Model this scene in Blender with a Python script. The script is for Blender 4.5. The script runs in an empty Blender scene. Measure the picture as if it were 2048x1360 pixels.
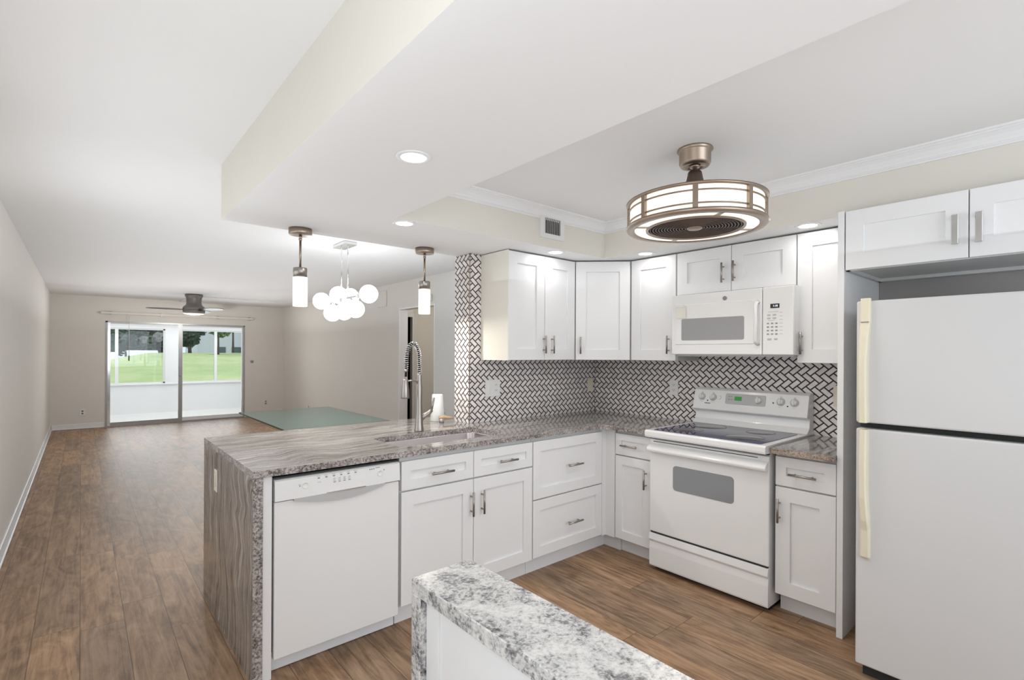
import bpy, bmesh, math, random
from mathutils import Vector, Matrix
random.seed(7)
PI = math.pi
SC = bpy.context.scene
COL = SC.collection
def srgb(r, g, b):
    f = lambda c: (c/255/12.92) if c/255 <= .04045 else ((c/255+.055)/1.055)**2.4
    return (f(r), f(g), f(b))

# ------------------------------------------------------------------ camera
CAM_H = 1.42
yaw, roll = math.radians(40.58), math.radians(.285)
cam = bpy.data.cameras.new('camera'); camo = bpy.data.objects.new('camera', cam); COL.objects.link(camo)
cam.sensor_width = 36; cam.lens = 1005.7/2048*36; cam.shift_y = (706.6-680)/2048; cam.clip_start = .02; cam.clip_end = 400
r0 = Vector((math.cos(yaw), -math.sin(yaw), 0)); u0 = Vector((0, 0, 1)); w0 = Vector((math.sin(yaw), math.cos(yaw), 0))
r1 = r0*math.cos(roll)+u0*math.sin(roll); u1 = -r0*math.sin(roll)+u0*math.cos(roll)
M = Matrix((r1, u1, -w0)).transposed().to_4x4(); M.translation = Vector((0, 0, CAM_H))
camo.matrix_world = M
SC.camera = camo
# ------------------------------------------------------------------ colour management
SC.view_settings.view_transform = 'Standard'; SC.view_settings.look = 'None'
SC.view_settings.gamma = 1; SC.view_settings.use_curve_mapping = False
SC.view_settings.exposure = 0.06
# ------------------------------------------------------------------ sky and sun
W = bpy.data.worlds.new('world'); SC.world = W; W.use_nodes = True
wn = W.node_tree; bg = wn.nodes['Background']; bg.inputs['Color'].default_value = (.80, .90, 1.0, 1); bg.inputs['Strength'].default_value = 1.25
def light(name, typ, loc, power, color=(1, 1, 1), size=.1, sizey=None, direction=None, parent=None, spread=None, spot=None):
    l = bpy.data.lights.new(name, typ); l.energy = power; l.color = color
    if typ == 'AREA':
        l.size = size
        if sizey: l.shape = 'RECTANGLE'; l.size_y = sizey
        else: l.shape = 'DISK'
        if spread: l.spread = spread
    elif typ in ('POINT', 'SPOT'):
        l.shadow_soft_size = size
        if spot: l.spot_size = spot; l.spot_blend = .9
    o = bpy.data.objects.new(name, l); COL.objects.link(o); o.location = loc
    if direction is not None: o.rotation_euler = Vector(direction).to_track_quat('-Z', 'Y').to_euler()
    if parent: o.parent = parent
    return o
sun = light('sun', 'SUN', (0, 20, 20), 2.0, (1, .97, .9), direction=(.45, .35, -1)); sun.data.angle = .02
WARM = (1, .93, .84); COOL = (.87, .935, 1)
# unseen fill lights added behind and beside the camera
light('window_daylight', 'AREA', (1.5, -2.5, 1.45), 50, COOL, 3.0, 1.7, (-.15, 1, -.02))
light('window_daylight', 'AREA', (-.38, .15, 1.5), 13, COOL, 1.5, 1.4, (1, 0, 0))
light('window_daylight', 'AREA', (-.38, 3.1, 1.2), 10, COOL, 2.0, 1.3, (1, 0, -.1))
# daylight at the glass doors
light('door_daylight', 'AREA', (1.52, 12.4, 1.1), 26, COOL, 2.2, 1.8, (0, -1, .05))
light('patio_daylight', 'AREA', (1.7, 13.4, 2.1), 44, (1, 1, 1), 4.0, 1.9, (0, 0, -1))  # fill light added under the patio roof to brighten floor and wall
# unseen area lights added below the ceilings, in place of bounced daylight
light('ceiling_bounce', 'AREA', (1.4, .3, 1.93), 12.5, (.93, .97, 1), 3.2, 5.0, (0, 0, 1))
light('ceiling_bounce', 'AREA', (.08, 1.2, 1.9), 5.5, (.95, .975, 1), .9, 6.5, (0, 0, 1))
light('ceiling_bounce', 'AREA', (1.5, 7.3, 1.78), 44, (.95, .975, 1), 3.2, 8.2, (0, 0, 1))

# ------------------------------------------------------------------ materials
def new_mat(name):
    m = bpy.data.materials.new(name); m.use_nodes = True
    return m, m.node_tree, m.node_tree.nodes['Principled BSDF']
def setp(p, **k):
    for a, b in k.items():
        i = p.inputs[a.replace('_', ' ')]
        i.default_value = (*b, 1) if isinstance(b, tuple) and len(b) == 3 else b
def mat(name, c, rough=.5, metal=0., bump=0., bscale=60, coat=0., var=.03, emit=None, es=0):
    m, t, p = new_mat(name); N, L = t.nodes, t.links
    p.inputs['Roughness'].default_value = rough; p.inputs['Metallic'].default_value = metal
    if coat: p.inputs['Coat Weight'].default_value = coat; p.inputs['Coat Roughness'].default_value = .08
    tc = N.new('ShaderNodeTexCoord'); n = N.new('ShaderNodeTexNoise'); n.inputs['Scale'].default_value = 3; n.inputs['Detail'].default_value = 3
    L.new(tc.outputs['Object'], n.inputs['Vector'])
    mx = N.new('ShaderNodeMix'); mx.data_type = 'RGBA'
    mx.inputs[6].default_value = (*[max(0, v*(1-var)) for v in c], 1); mx.inputs[7].default_value = (*[min(1, v*(1+var)) for v in c], 1)
    L.new(n.outputs['Fac'], mx.inputs[0]); L.new(mx.outputs[2], p.inputs['Base Color'])
    if bump:
        n2 = N.new('ShaderNodeTexNoise'); n2.inputs['Scale'].default_value = bscale; n2.inputs['Detail'].default_value = 4
        L.new(tc.outputs['Object'], n2.inputs['Vector'])
        b = N.new('ShaderNodeBump'); b.inputs['Strength'].default_value = bump; b.inputs['Distance'].default_value = .004
        L.new(n2.outputs['Fac'], b.inputs['Height']); L.new(b.outputs[0], p.inputs['Normal'])
    if emit: p.inputs['Emission Color'].default_value = (*emit, 1); p.inputs['Emission Strength'].default_value = es
    return m
def math_(t, op, a, b=None, c=None):
    n = t.nodes.new('ShaderNodeMath'); n.operation = op
    for i, v in enumerate((a, b, c)):
        if v is None: continue
        if isinstance(v, (int, float)): n.inputs[i].default_value = v
        else: t.links.new(v, n.inputs[i])
    return n.outputs[0]
def noise(t, vec, scale, detail=4, rough=.5, dist=0.):
    n = t.nodes.new('ShaderNodeTexNoise'); n.inputs['Scale'].default_value = scale; n.inputs['Detail'].default_value = detail
    n.inputs['Roughness'].default_value = rough; n.inputs['Distortion'].default_value = dist
    t.links.new(vec, n.inputs['Vector']); return n.outputs['Fac']
def ramp(t, fac, stops):
    n = t.nodes.new('ShaderNodeValToRGB'); e = n.color_ramp.elements
    while len(e) < len(stops): e.new(.5)
    for i, (p, c) in enumerate(stops):
        e[i].position = p; e[i].color = (*c, 1) if len(c) == 3 else c
    t.links.new(fac, n.inputs[0]); return n.outputs[0]
def mixc(t, fac, a, b, mode='MIX'):
    n = t.nodes.new('ShaderNodeMix'); n.data_type = 'RGBA'; n.blend_type = mode
    for i, v in ((0, fac), (6, a), (7, b)):
        if isinstance(v, tuple): n.inputs[i].default_value = (*v, 1)
        elif isinstance(v, (int, float)): n.inputs[i].default_value = v
        else: t.links.new(v, n.inputs[i])
    return n.outputs[2]
def comb(t, x, y, z=0.):
    n = t.nodes.new('ShaderNodeCombineXYZ')
    for i, v in enumerate((x, y, z)):
        if isinstance(v, (int, float)): n.inputs[i].default_value = v
        else: t.links.new(v, n.inputs[i])
    return n.outputs[0]
def uvxy(t):
    tc = t.nodes.new('ShaderNodeTexCoord'); s = t.nodes.new('ShaderNodeSeparateXYZ'); t.links.new(tc.outputs['UV'], s.inputs[0])
    return s.outputs[0], s.outputs[1], tc
def bump(t, p, h, strength, dist=.003):
    b = t.nodes.new('ShaderNodeBump'); b.inputs['Strength'].default_value = strength; b.inputs['Distance'].default_value = dist
    t.links.new(h, b.inputs['Height']); t.links.new(b.outputs[0], p.inputs['Normal'])

def granite_streak(name, tint=1.0, sx=1.5, sy=16):
    m, t, p = new_mat(name); x, y, tc = uvxy(t)
    wob = noise(t, comb(t, x, y), 1.7, 3, .5, .8)
    y2 = math_(t, 'ADD', y, math_(t, 'MULTIPLY', wob, .34))
    v = comb(t, math_(t, 'MULTIPLY', x, sx), math_(t, 'MULTIPLY', y2, sy))
    a = noise(t, v, 1.1, 9, .70, 1.1)
    b = noise(t, comb(t, math_(t, 'MULTIPLY', x, sx*2), math_(t, 'MULTIPLY', y2, sy*2.2)), 1.7, 7, .70, .8)
    g = noise(t, comb(t, x, y), 190, 3, .7)
    f = math_(t, 'ADD', math_(t, 'MULTIPLY', a, .62), math_(t, 'MULTIPLY', b, .38))
    k = tint
    c = ramp(t, f, [(.36, (.04*k, .03*k, .026*k)), (.42, (.13*k, .112*k, .10*k)), (.475, (.28*k, .26*k, .245*k)), (.54, (.37*k, .35*k, .335*k)), (.60, (.60*k, .575*k, .55*k)), (.66, (.72*k, .69*k, .66*k))])
    c = mixc(t, .35, c, ramp(t, g, [(.36, (.25, .22, .22)), (.6, (1, 1, 1))]), 'MULTIPLY')
    t.links.new(c, p.inputs['Base Color'])
    p.inputs['Roughness'].default_value = .07; p.inputs['Specular IOR Level'].default_value = .75
    bump(t, p, f, .03)
    return m
def granite_speckle(name, lo, mid, hi, scale=110):
    m, t, p = new_mat(name); x, y, tc = uvxy(t)
    v = comb(t, x, y)
    g = noise(t, v, scale, 4, .75, .4); h = noise(t, v, 14, 4)
    f = math_(t, 'ADD', math_(t, 'MULTIPLY', g, .75), math_(t, 'MULTIPLY', h, .25))
    t.links.new(ramp(t, f, [(.36, lo), (.46, mid), (.56, hi), (.66, tuple(min(1, q*1.25) for q in hi))]), p.inputs['Base Color'])
    p.inputs['Roughness'].default_value = .45; bump(t, p, g, .7, .006)
    return m
def granite_white(name):
    m, t, p = new_mat(name); x, y, tc = uvxy(t); v = comb(t, x, y)
    cl = noise(t, v, 9, 5, .6, 1.6); sp = noise(t, v, 120, 4, .7, .5); sw = noise(t, v, 22, 5, .7, 2.5)
    f = math_(t, 'ADD', math_(t, 'ADD', math_(t, 'MULTIPLY', cl, .42), math_(t, 'MULTIPLY', sp, .36)), math_(t, 'MULTIPLY', sw, .22))
    c = ramp(t, f, [(.38, (.07, .068, .072)), (.445, (.26, .255, .26)), (.495, (.54, .53, .52)), (.56, (.70, .69, .67)), (.7, (.80, .78, .75))])
    t.links.new(c, p.inputs['Base Color']); p.inputs['Roughness'].default_value = .22; bump(t, p, sp, .1)
    return m
def wood_floor(name):
    m, t, p = new_mat(name); x, y, tc = uvxy(t)
    PW, PL = .18, 1.22
    row = math_(t, 'FLOOR', math_(t, 'DIVIDE', x, PW))
    wnn = t.nodes.new('ShaderNodeTexWhiteNoise'); wnn.noise_dimensions = '1D'; t.links.new(row, wnn.inputs['W'])
    ys = math_(t, 'ADD', math_(t, 'DIVIDE', y, PL), math_(t, 'MULTIPLY', wnn.outputs['Value'], 7.3))
    pl = math_(t, 'FLOOR', ys)
    wid = t.nodes.new('ShaderNodeTexWhiteNoise'); wid.noise_dimensions = '2D'; t.links.new(comb(t, row, pl), wid.inputs['Vector'])
    fx = math_(t, 'MULTIPLY', math_(t, 'FRACT', math_(t, 'DIVIDE', x, PW)), PW); fy = math_(t, 'MULTIPLY', math_(t, 'FRACT', ys), PL)
    dx = math_(t, 'MINIMUM', fx, math_(t, 'SUBTRACT', PW, fx)); dy = math_(t, 'MINIMUM', fy, math_(t, 'SUBTRACT', PL, fy))
    d = math_(t, 'MINIMUM', dx, dy)
    off = math_(t, 'MULTIPLY', wid.outputs['Value'], 9.)
    v = comb(t, math_(t, 'ADD', math_(t, 'MULTIPLY', x, 30), off), math_(t, 'MULTIPLY', y, 1.7), off)
    g = noise(t, v, 1.0, 8, .65, 1.2)
    g2 = noise(t, comb(t, math_(t, 'MULTIPLY', x, 7), math_(t, 'MULTIPLY', y, 2.2), off), 1.0, 4, .6, 2.2)
    f = math_(t, 'ADD', math_(t, 'MULTIPLY', g, .55), math_(t, 'MULTIPLY', g2, .45))
    c = ramp(t, f, [(.30, (.10, .057, .031)), (.42, (.225, .137, .077)), (.52, (.355, .225, .132)), (.68, (.51, .345, .222))])
    tone = mixc(t, wid.outputs['Value'], (.78, .80, .84), (1.12, 1.06, 1.0))
    c = mixc(t, 1.0, c, tone, 'MULTIPLY')
    seam = math_(t, 'SMOOTH_MIN', math_(t, 'DIVIDE', d, .0022), 1.0, .2)
    c = mixc(t, seam, (.05, .032, .022), c)
    t.links.new(c, p.inputs['Base Color'])
    t.links.new(math_(t, 'ADD', .34, math_(t, 'MULTIPLY', g, .16)), p.inputs['Roughness']); p.inputs['Specular IOR Level'].default_value = .38
    bump(t, p, math_(t, 'ADD', math_(t, 'MULTIPLY', g, .3), seam), .12, .002)
    return m
def herringbone(name):
    m, t, p = new_mat(name); x, y, tc = uvxy(t)
    Wd = .0318
    xs = math_(t, 'DIVIDE', x, 1.15*Wd*math.sqrt(2)); ys = math_(t, 'DIVIDE', y, .985*Wd*math.sqrt(2))
    u = math_(t, 'ADD', math_(t, 'SUBTRACT', xs, ys), 400.); v = math_(t, 'ADD', math_(t, 'ADD', xs, ys), 400.)
    i, j = math_(t, 'FLOOR', u), math_(t, 'FLOOR', v); fu, fv = math_(t, 'FRACT', u), math_(t, 'FRACT', v)
    mm = math_(t, 'FLOORED_MODULO', math_(t, 'ADD', math_(t, 'SUBTRACT', i, j), .5), 4.)
    cmp = lambda k: math_(t, 'COMPARE', mm, k+.5, .25)
    m0, m1, m2, m3 = cmp(0), cmp(1), cmp(2), cmp(3)
    big = 5.
    gu, gv = math_(t, 'SUBTRACT', 1., fu), math_(t, 'SUBTRACT', 1., fv)
    # each side counts unless the tile runs on across it
    def side(val, flag): return math_(t, 'ADD', val, math_(t, 'MULTIPLY', flag, big))
    d = math_(t, 'MINIMUM', math_(t, 'MINIMUM', side(fu, m1), side(gu, m0)), math_(t, 'MINIMUM', side(fv, m2), side(gv, m3)))
    ti, tj = math_(t, 'SUBTRACT', i, m1), math_(t, 'SUBTRACT', j, m2)
    wid = t.nodes.new('ShaderNodeTexWhiteNoise'); wid.noise_dimensions = '2D'; t.links.new(comb(t, ti, tj), wid.inputs['Vector'])
    marb = noise(t, comb(t, x, y), 26, 5, .6, 1.)
    c = mixc(t, wid.outputs['Value'], (.78, .74, .73), (.92, .89, .88))
    c = mixc(t, .5, c, ramp(t, marb, [(.35, (.75, .72, .70)), (.6, (1, 1, 1))]), 'MULTIPLY')
    tile = math_(t, 'GREATER_THAN', d, .118)
    c = mixc(t, tile, (.05, .033, .03), c)
    t.links.new(c, p.inputs['Base Color'])
    t.links.new(math_(t, 'SUBTRACT', .8, math_(t, 'MULTIPLY', tile, .55)), p.inputs['Roughness'])
    bump(t, p, math_(t, 'MINIMUM', d, .16), .6, .004)
    return m
def glass(name, tint, gl=1.0, trans=1.0):
    m, t, p = new_mat(name); N, L = t.nodes, t.links; N.remove(p)
    out = [n for n in N if n.type == 'OUTPUT_MATERIAL'][0]
    tr = N.new('ShaderNodeBsdfTransparent'); tr.inputs[0].default_value = (*tint, 1)
    gs = N.new('ShaderNodeBsdfGlossy'); gs.inputs['Roughness'].default_value = .01; gs.inputs[0].default_value = (gl, gl, gl, 1)
    fr = N.new('ShaderNodeFresnel'); fr.inputs[0].default_value = 1.5
    mx = N.new('ShaderNodeMixShader'); L.new(fr.outputs[0], mx.inputs[0]); L.new(tr.outputs[0], mx.inputs[1]); L.new(gs.outputs[0], mx.inputs[2])
    L.new(mx.outputs[0], out.inputs[0])
    return m
def table_glass(name):
    m = glass(name, (.62, .82, .75)); t = m.node_tree; N, L = t.nodes, t.links
    out = [n for n in N if n.type == 'OUTPUT_MATERIAL'][0]; mix0 = out.inputs[0].links[0].from_node
    df = N.new('ShaderNodeBsdfDiffuse'); df.inputs[0].default_value = (.42, .60, .53, 1)
    mx = N.new('ShaderNodeMixShader'); mx.inputs[0].default_value = .22
    L.new(mix0.outputs[0], mx.inputs[1]); L.new(df.outputs[0], mx.inputs[2]); L.new(mx.outputs[0], out.inputs[0])
    return m
def grass_mat(name):
    m, t, p = new_mat(name); tc = t.nodes.new('ShaderNodeTexCoord')
    a = noise(t, tc.outputs['Object'], .35, 5, .6); b = noise(t, tc.outputs['Object'], 9, 4, .7)
    f = math_(t, 'ADD', math_(t, 'MULTIPLY', a, .65), math_(t, 'MULTIPLY', b, .35))
    t.links.new(ramp(t, f, [(.35, (.30, .42, .18)), (.5, (.42, .50, .24)), (.65, (.56, .58, .33))]), p.inputs['Base Color'])
    p.inputs['Roughness'].default_value = .9
    return m
def leaf_mat(name, a, b):
    m, t, p = new_mat(name); tc = t.nodes.new('ShaderNodeTexCoord')
    n = noise(t, tc.outputs['Object'], 1.6, 4, .7)
    t.links.new(ramp(t, n, [(.35, a), (.65, b)]), p.inputs['Base Color']); p.inputs['Roughness'].default_value = .7
    return m

MT = {}
MT['ceil'] = mat('ceiling_paint', (.82, .82, .825), .85, bump=.02, bscale=200, var=.01)
MT['wall'] = mat('greige_wall_paint', (.75, .725, .68), .8, bump=.02, bscale=200, var=.015)
MT['beige'] = mat('beige_soffit_paint', (.76, .735, .67), .8, var=.015)
MT['coolwall'] = mat('pale_grey_wall_paint', (.72, .72, .71), .8, var=.015)  # cooler and greyer than the other walls
MT['trim'] = mat('white_trim_paint', (.84, .84, .85), .4, var=.01)
MT['cab'] = mat('white_cabinet_paint', (.83, .83, .835), .32, var=.008)
MT['cabin'] = mat('cabinet_box_white', (.64, .64, .63), .45, var=.01)  # box white greyed so the door gaps carry painted shade
MT['cream'] = mat('cream_cabinet_side', (.82, .79, .71), .4, var=.01)
MT['enamel'] = mat('white_appliance_enamel', (.84, .84, .84), .16, var=.006, coat=.4)
MT['fridge'] = mat('white_fridge_enamel', (.69, .69, .695), .30, bump=.02, bscale=300, var=.006)
MT['plastic'] = mat('white_plastic', (.80, .80, .79), .35, var=.01)
MT['ivory'] = mat('yellowed_cream_plastic', (.80, .74, .58), .4, var=.05)
MT['biscuit'] = mat('biscuit_plastic', (.72, .66, .56), .4, var=.02)
MT['nickel'] = mat('brushed_nickel', (.38, .35, .325), .34, 1.0, var=.08)
MT['bronze'] = mat('brushed_bronze', (.36, .29, .235), .36, 1.0, var=.08)
MT['dark_bronze'] = mat('dark_bronze', (.14, .10, .08), .45, .8, var=.08)
MT['chrome'] = mat('chrome', (.72, .72, .73), .12, 1.0, var=.02)
MT['alu'] = mat('grey_aluminium', (.40, .40, .40), .4, .7, var=.06)
MT['steel'] = mat('stainless_steel', (.62, .56, .58), .24, 1.0, var=.05)
MT['black'] = mat('black_rubber', (.012, .012, .012), .5)
MT['gap'] = mat('dark_shadow_gap', (.03, .03, .03), .8)  # painted shade in the seams; also plain dark slots and plastic
MT['greyglass'] = mat('grey_oven_window', (.26, .27, .285), .12, var=.04, coat=.5)
MT['micglass'] = mat('grey_microwave_mesh', (.33, .33, .335), .3, var=.05)
MT['panelgrey'] = mat('grey_control_panel', (.50, .50, .50), .4, var=.02)
MT['ink'] = mat('grey_printing', (.20, .20, .21), .6)
MT['inklight'] = mat('pale_grey_printing', (.50, .50, .51), .6)
MT['cooktop'] = mat('black_ceramic_glass', (.014, .013, .075), .05, var=.1)  # blue in the base colour stands in for a bluish reflection
MT['burner'] = mat('dark_burner_ring', (.006, .006, .012), .10)
MT['cord'] = mat('wood_brush_handle', (.48, .33, .19), .6)
MT['outletdark'] = mat('outlet_slots', (.15, .14, .13), .6)
MT['lcd'] = mat('green_display', (.0, .12, .01), .3, emit=(.02, .45, .04), es=.25)
MT['digits'] = mat('lit_digits', (.8, .8, .8), .4, emit=(.8, .9, 1), es=1.0)
MT['bulb'] = mat('glowing_lens', (1, 1, 1), .4, emit=(1, .98, .95), es=7)
MT['globe'] = mat('glowing_opal_globe', (.42, .42, .43), .25, emit=(.95, .97, 1), es=8)
MT['shade'] = mat('glowing_opal_shade', (.9, .88, .85), .3, emit=(1, .955, .87), es=.80)
MT['drumshade'] = mat('glowing_cream_shade', (.9, .86, .78), .4, emit=(1, .90, .76), es=.66)
MT['drumring'] = mat('glowing_ring_diffuser', (.9, .86, .8), .4, emit=(1, .90, .79), es=.70)
MT['fancap'] = mat('frosted_fan_light', (.9, .9, .88), .3, emit=(1, .97, .92), es=.3)
MT['blade'] = mat('dark_grey_fan_blade', (.10, .09, .08), .3, .2)
MT['darknickel'] = mat('dark_brushed_nickel', (.22, .21, .20), .4, .9, var=.08)
MT['floor'] = wood_floor('wood_plank_floor')
MT['tile'] = herringbone('herringbone_marble_tile')
MT['gtop'] = granite_streak('streaked_grey_granite', 1.0, 1.3, 15)
MT['gside'] = granite_streak('streaked_brown_granite', 1.02, 1.5, 22)
MT['gedge'] = granite_speckle('chiselled_granite_edge', (.045, .035, .032), (.20, .172, .16), (.50, .46, .44), 85)
MT['gwarm'] = granite_speckle('rosy_granite_edge', (.07, .04, .03), (.27, .20, .16), (.50, .42, .34))
MT['gwhite'] = granite_white('white_grey_granite')
MT['pane'] = glass('clear_pane', (.965, .975, .97), .35)
MT['tglass'] = table_glass('green_table_glass')
MT['tedge'] = mat('green_glass_edge', (.03, .06, .05), .15)
MT['frost'] = mat('pale_table_base', (.82, .88, .86), .35)
MT['darkroom'] = mat('dark_interior', (.02, .02, .018), .9)  # black colour stands in for the unlit room behind the hall door
MT['concrete'] = mat('white_patio_floor', (.80, .80, .79), .7)
MT['grass'] = grass_mat('lawn_grass')
MT['leafd'] = leaf_mat('dark_leaves', (.018, .045, .03), (.07, .13, .075))
MT['leafl'] = leaf_mat('light_leaves', (.06, .14, .035), (.22, .34, .12))
MT['bark'] = mat('brown_bark', (.10, .075, .07), .9)
MT['stucco'] = mat('lavender_white_stucco', (.55, .56, .66), .9)
MT['winblue'] = mat('dark_building_window', (.06, .09, .10), .3)
MT['carw'] = mat('white_car_paint', (.7, .7, .74), .3)
MT['card'] = mat('dark_car_glass', (.04, .05, .07), .2)
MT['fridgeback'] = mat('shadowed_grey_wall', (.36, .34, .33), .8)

# ------------------------------------------------------------------ mesh helpers
class MB:
    def __init__(s): s.bm = bmesh.new(); s.mats = []
    def mi(s, m):
        if m not in s.mats: s.mats.append(m)
        return s.mats.index(m)
    def _add(s, tb, m, smooth=False, fn=None):
        idx = s.mi(m)
        tb.normal_update()
        me = bpy.data.meshes.new('tmp')
        for f in tb.faces:
            f.material_index = idx; f.smooth = smooth
            if fn:
                k = fn(f)
                if k: f.material_index = s.mi(k)
        tb.to_mesh(me); tb.free(); s.bm.from_mesh(me); bpy.data.meshes.remove(me)
        return s
    def box(s, x0, x1, y0, y1, z0, z1, m, bev=0., seg=1, fn=None, mtx=None):
        tb = bmesh.new(); bmesh.ops.create_cube(tb, size=1)
        bmesh.ops.scale(tb, verts=tb.verts, vec=(abs(x1-x0), abs(y1-y0), abs(z1-z0)))
        bmesh.ops.translate(tb, verts=tb.verts, vec=((x0+x1)/2, (y0+y1)/2, (z0+z1)/2))
        if bev: bmesh.ops.bevel(tb, geom=list(tb.edges), offset=bev, segments=seg, profile=.5, affect='EDGES')
        if mtx: bmesh.ops.transform(tb, verts=tb.verts, matrix=mtx)
        return s._add(tb, m, False, fn)
    def cyl(s, a, b, r, m, seg=24, r2=None, cap=True):
        a, b = Vector(a), Vector(b); d = b-a
        tb = bmesh.new(); bmesh.ops.create_cone(tb, cap_ends=cap, segments=seg, radius1=r, radius2=r if r2 is None else r2, depth=d.length)
        q = d.to_track_quat('Z', 'Y').to_matrix().to_4x4(); q.translation = (a+b)/2
        bmesh.ops.transform(tb, verts=tb.verts, matrix=q)
        idx = s.mi(m); tb.normal_update(); ax = d.normalized()
        for f in tb.faces: f.smooth = abs(f.normal.dot(ax)) < .9; f.material_index = idx
        me = bpy.data.meshes.new('tmp'); tb.to_mesh(me); tb.free(); s.bm.from_mesh(me); bpy.data.meshes.remove(me)
        return s
    def lathe(s, prof, c, m, seg=40, smooth=True, mtx=None):
        tb = bmesh.new(); c = Vector(c); rings = []
        for r, z in prof:
            rings.append([tb.verts.new((c.x+r*math.cos(2*PI*k/seg), c.y+r*math.sin(2*PI*k/seg), c.z+z)) for k in range(seg)] if r > 1e-6 else [tb.verts.new((c.x, c.y, c.z+z))])
        for A, B in zip(rings, rings[1:]):
            for k in range(seg):
                k2 = (k+1) % seg
                try:
                    if len(A) == 1 and len(B) == 1: continue
                    if len(A) == 1: tb.faces.new((A[0], B[k2], B[k]))
                    elif len(B) == 1: tb.faces.new((A[k], A[k2], B[0]))
                    else: tb.faces.new((A[k], A[k2], B[k2], B[k]))
                except ValueError: pass
        bmesh.ops.recalc_face_normals(tb, faces=tb.faces)
        if mtx: bmesh.ops.transform(tb, verts=tb.verts, matrix=mtx)
        return s._add(tb, m, smooth)
    def sphere(s, c, r, m, u=28, v=18, scale=(1, 1, 1)):
        tb = bmesh.new(); bmesh.ops.create_uvsphere(tb, u_segments=u, v_segments=v, radius=r)
        bmesh.ops.scale(tb, verts=tb.verts, vec=scale); bmesh.ops.translate(tb, verts=tb.verts, vec=c)
        return s._add(tb, m, True)
    def tube(s, pts, r, m, seg=12, rad=None, cap=True):
        tb = bmesh.new(); pts = [Vector(p) for p in pts]; n = len(pts); rings = []; up = None
        for i, p in enumerate(pts):
            d = (pts[min(i+1, n-1)]-pts[max(i-1, 0)]).normalized()
            if up is None: up = d.orthogonal().normalized()
            up = (up-d*up.dot(d)).normalized(); sd = d.cross(up)
            rr = rad[i] if rad else r
            rings.append([tb.verts.new(p+(up*math.cos(2*PI*k/seg)+sd*math.sin(2*PI*k/seg))*rr) for k in range(seg)])
        for A, B in zip(rings, rings[1:]):
            for k in range(seg): tb.faces.new((A[k], A[(k+1) % seg], B[(k+1) % seg], B[k]))
        if cap: tb.faces.new(rings[0][::-1]); tb.faces.new(rings[-1])
        bmesh.ops.recalc_face_normals(tb, faces=tb.faces)
        return s._add(tb, m, True)
    def prism(s, poly, z0, z1, m, axis='z', bev=0., fn=None, seg=2, mtx=None):
        tb = bmesh.new()
        P = {'z': lambda a, b, h: (a, b, h), 'x': lambda a, b, h: (h, a, b), 'y': lambda a, b, h: (a, h, b)}[axis]
        v0 = [tb.verts.new(P(a, b, z0)) for a, b in poly]; v1 = [tb.verts.new(P(a, b, z1)) for a, b in poly]
        tb.faces.new(v0[::-1]); tb.faces.new(v1)
        for k in range(len(poly)): tb.faces.new((v0[k], v0[(k+1) % len(poly)], v1[(k+1) % len(poly)], v1[k]))
        bmesh.ops.recalc_face_normals(tb, faces=tb.faces)
        if bev: bmesh.ops.bevel(tb, geom=list(tb.edges), offset=bev, segments=seg, profile=.5, affect='EDGES')
        if mtx: bmesh.ops.transform(tb, verts=tb.verts, matrix=mtx)
        return s._add(tb, m, False, fn)
    def build(s, name, parent=None, uvswap=False, recalc=False):
        me = bpy.data.meshes.new(name)
        uv = s.bm.loops.layers.uv.new('UVMap'); s.bm.normal_update()
        for f in s.bm.faces:
            n = f.normal; a = max(range(3), key=lambda i: abs(n[i]))
            for l in f.loops:
                c = l.vert.co
                l[uv].uv = ((c.y, c.z), (c.x, c.z), (c.x, c.y))[a]
                if uvswap and a == 0: l[uv].uv = (c.z, c.y)
        s.bm.to_mesh(me); s.bm.free()
        for m in s.mats: me.materials.append(MT[m])
        o = bpy.data.objects.new(name, me); COL.objects.link(o)
        if parent: o.parent = parent
        return o
def tag(o, label, cat, group=None):
    o['label'] = label; o['category'] = cat
    if group: o['group'] = group
    return o
def thing(name, label, cat, loc=(0, 0, 0), rz=0, group=None):
    o = bpy.data.objects.new(name, None); COL.objects.link(o); o.empty_display_size = .1
    o.location = loc; o.rotation_euler = (0, 0, rz)
    return tag(o, label, cat, group)
def struct(o): o['kind'] = 'structure'; return o
def rrect(x0, x1, y0, y1, r, n=5):
    P = []
    for cx, cy, a in ((x1-r, y1-r, 0), (x0+r, y1-r, 90), (x0+r, y0+r, 180), (x1-r, y0+r, 270)):
        for k in range(n+1):
            t = math.radians(a+90*k/n); P.append((cx+r*math.cos(t), cy+r*math.sin(t)))
    return P
def text_mesh(txt, size, m, parent, name, loc, rot, ext=.0004):
    c = bpy.data.curves.new(name, 'FONT'); c.body = txt; c.size = size; c.extrude = ext; c.align_x = 'CENTER'; c.align_y = 'CENTER'
    o = bpy.data.objects.new('tmp', c); COL.objects.link(o); bpy.context.view_layer.update()
    me = bpy.data.meshes.new_from_object(o.evaluated_get(bpy.context.evaluated_depsgraph_get()))
    bpy.data.objects.remove(o); me.materials.clear(); me.materials.append(MT[m])
    n = bpy.data.objects.new(name, me); COL.objects.link(n); n.location = loc; n.rotation_euler = rot; n.parent = parent
    return n

# ================================================================== ROOM SHELL
XL, XR, YF, YB, ZC = -.42, 3.50, 12.10, -2.6, 2.44
XB, YA, ZS = 3.52, 2.96, 2.14          # kitchen stove wall, kitchen back wall, soffit underside
struct(MB().box(-.6, 5.2, YB-.1, YF+.15, -.1, 0, 'floor').build('floor'))
struct(MB().box(-.6, 5.2, YB-.1, YF+.15, ZC, ZC+.1, 'ceil').build('ceiling'))
struct(MB().box(XL-.12, XL, YB, YF, 0, ZC, 'wall').build('wall_left'))
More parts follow.
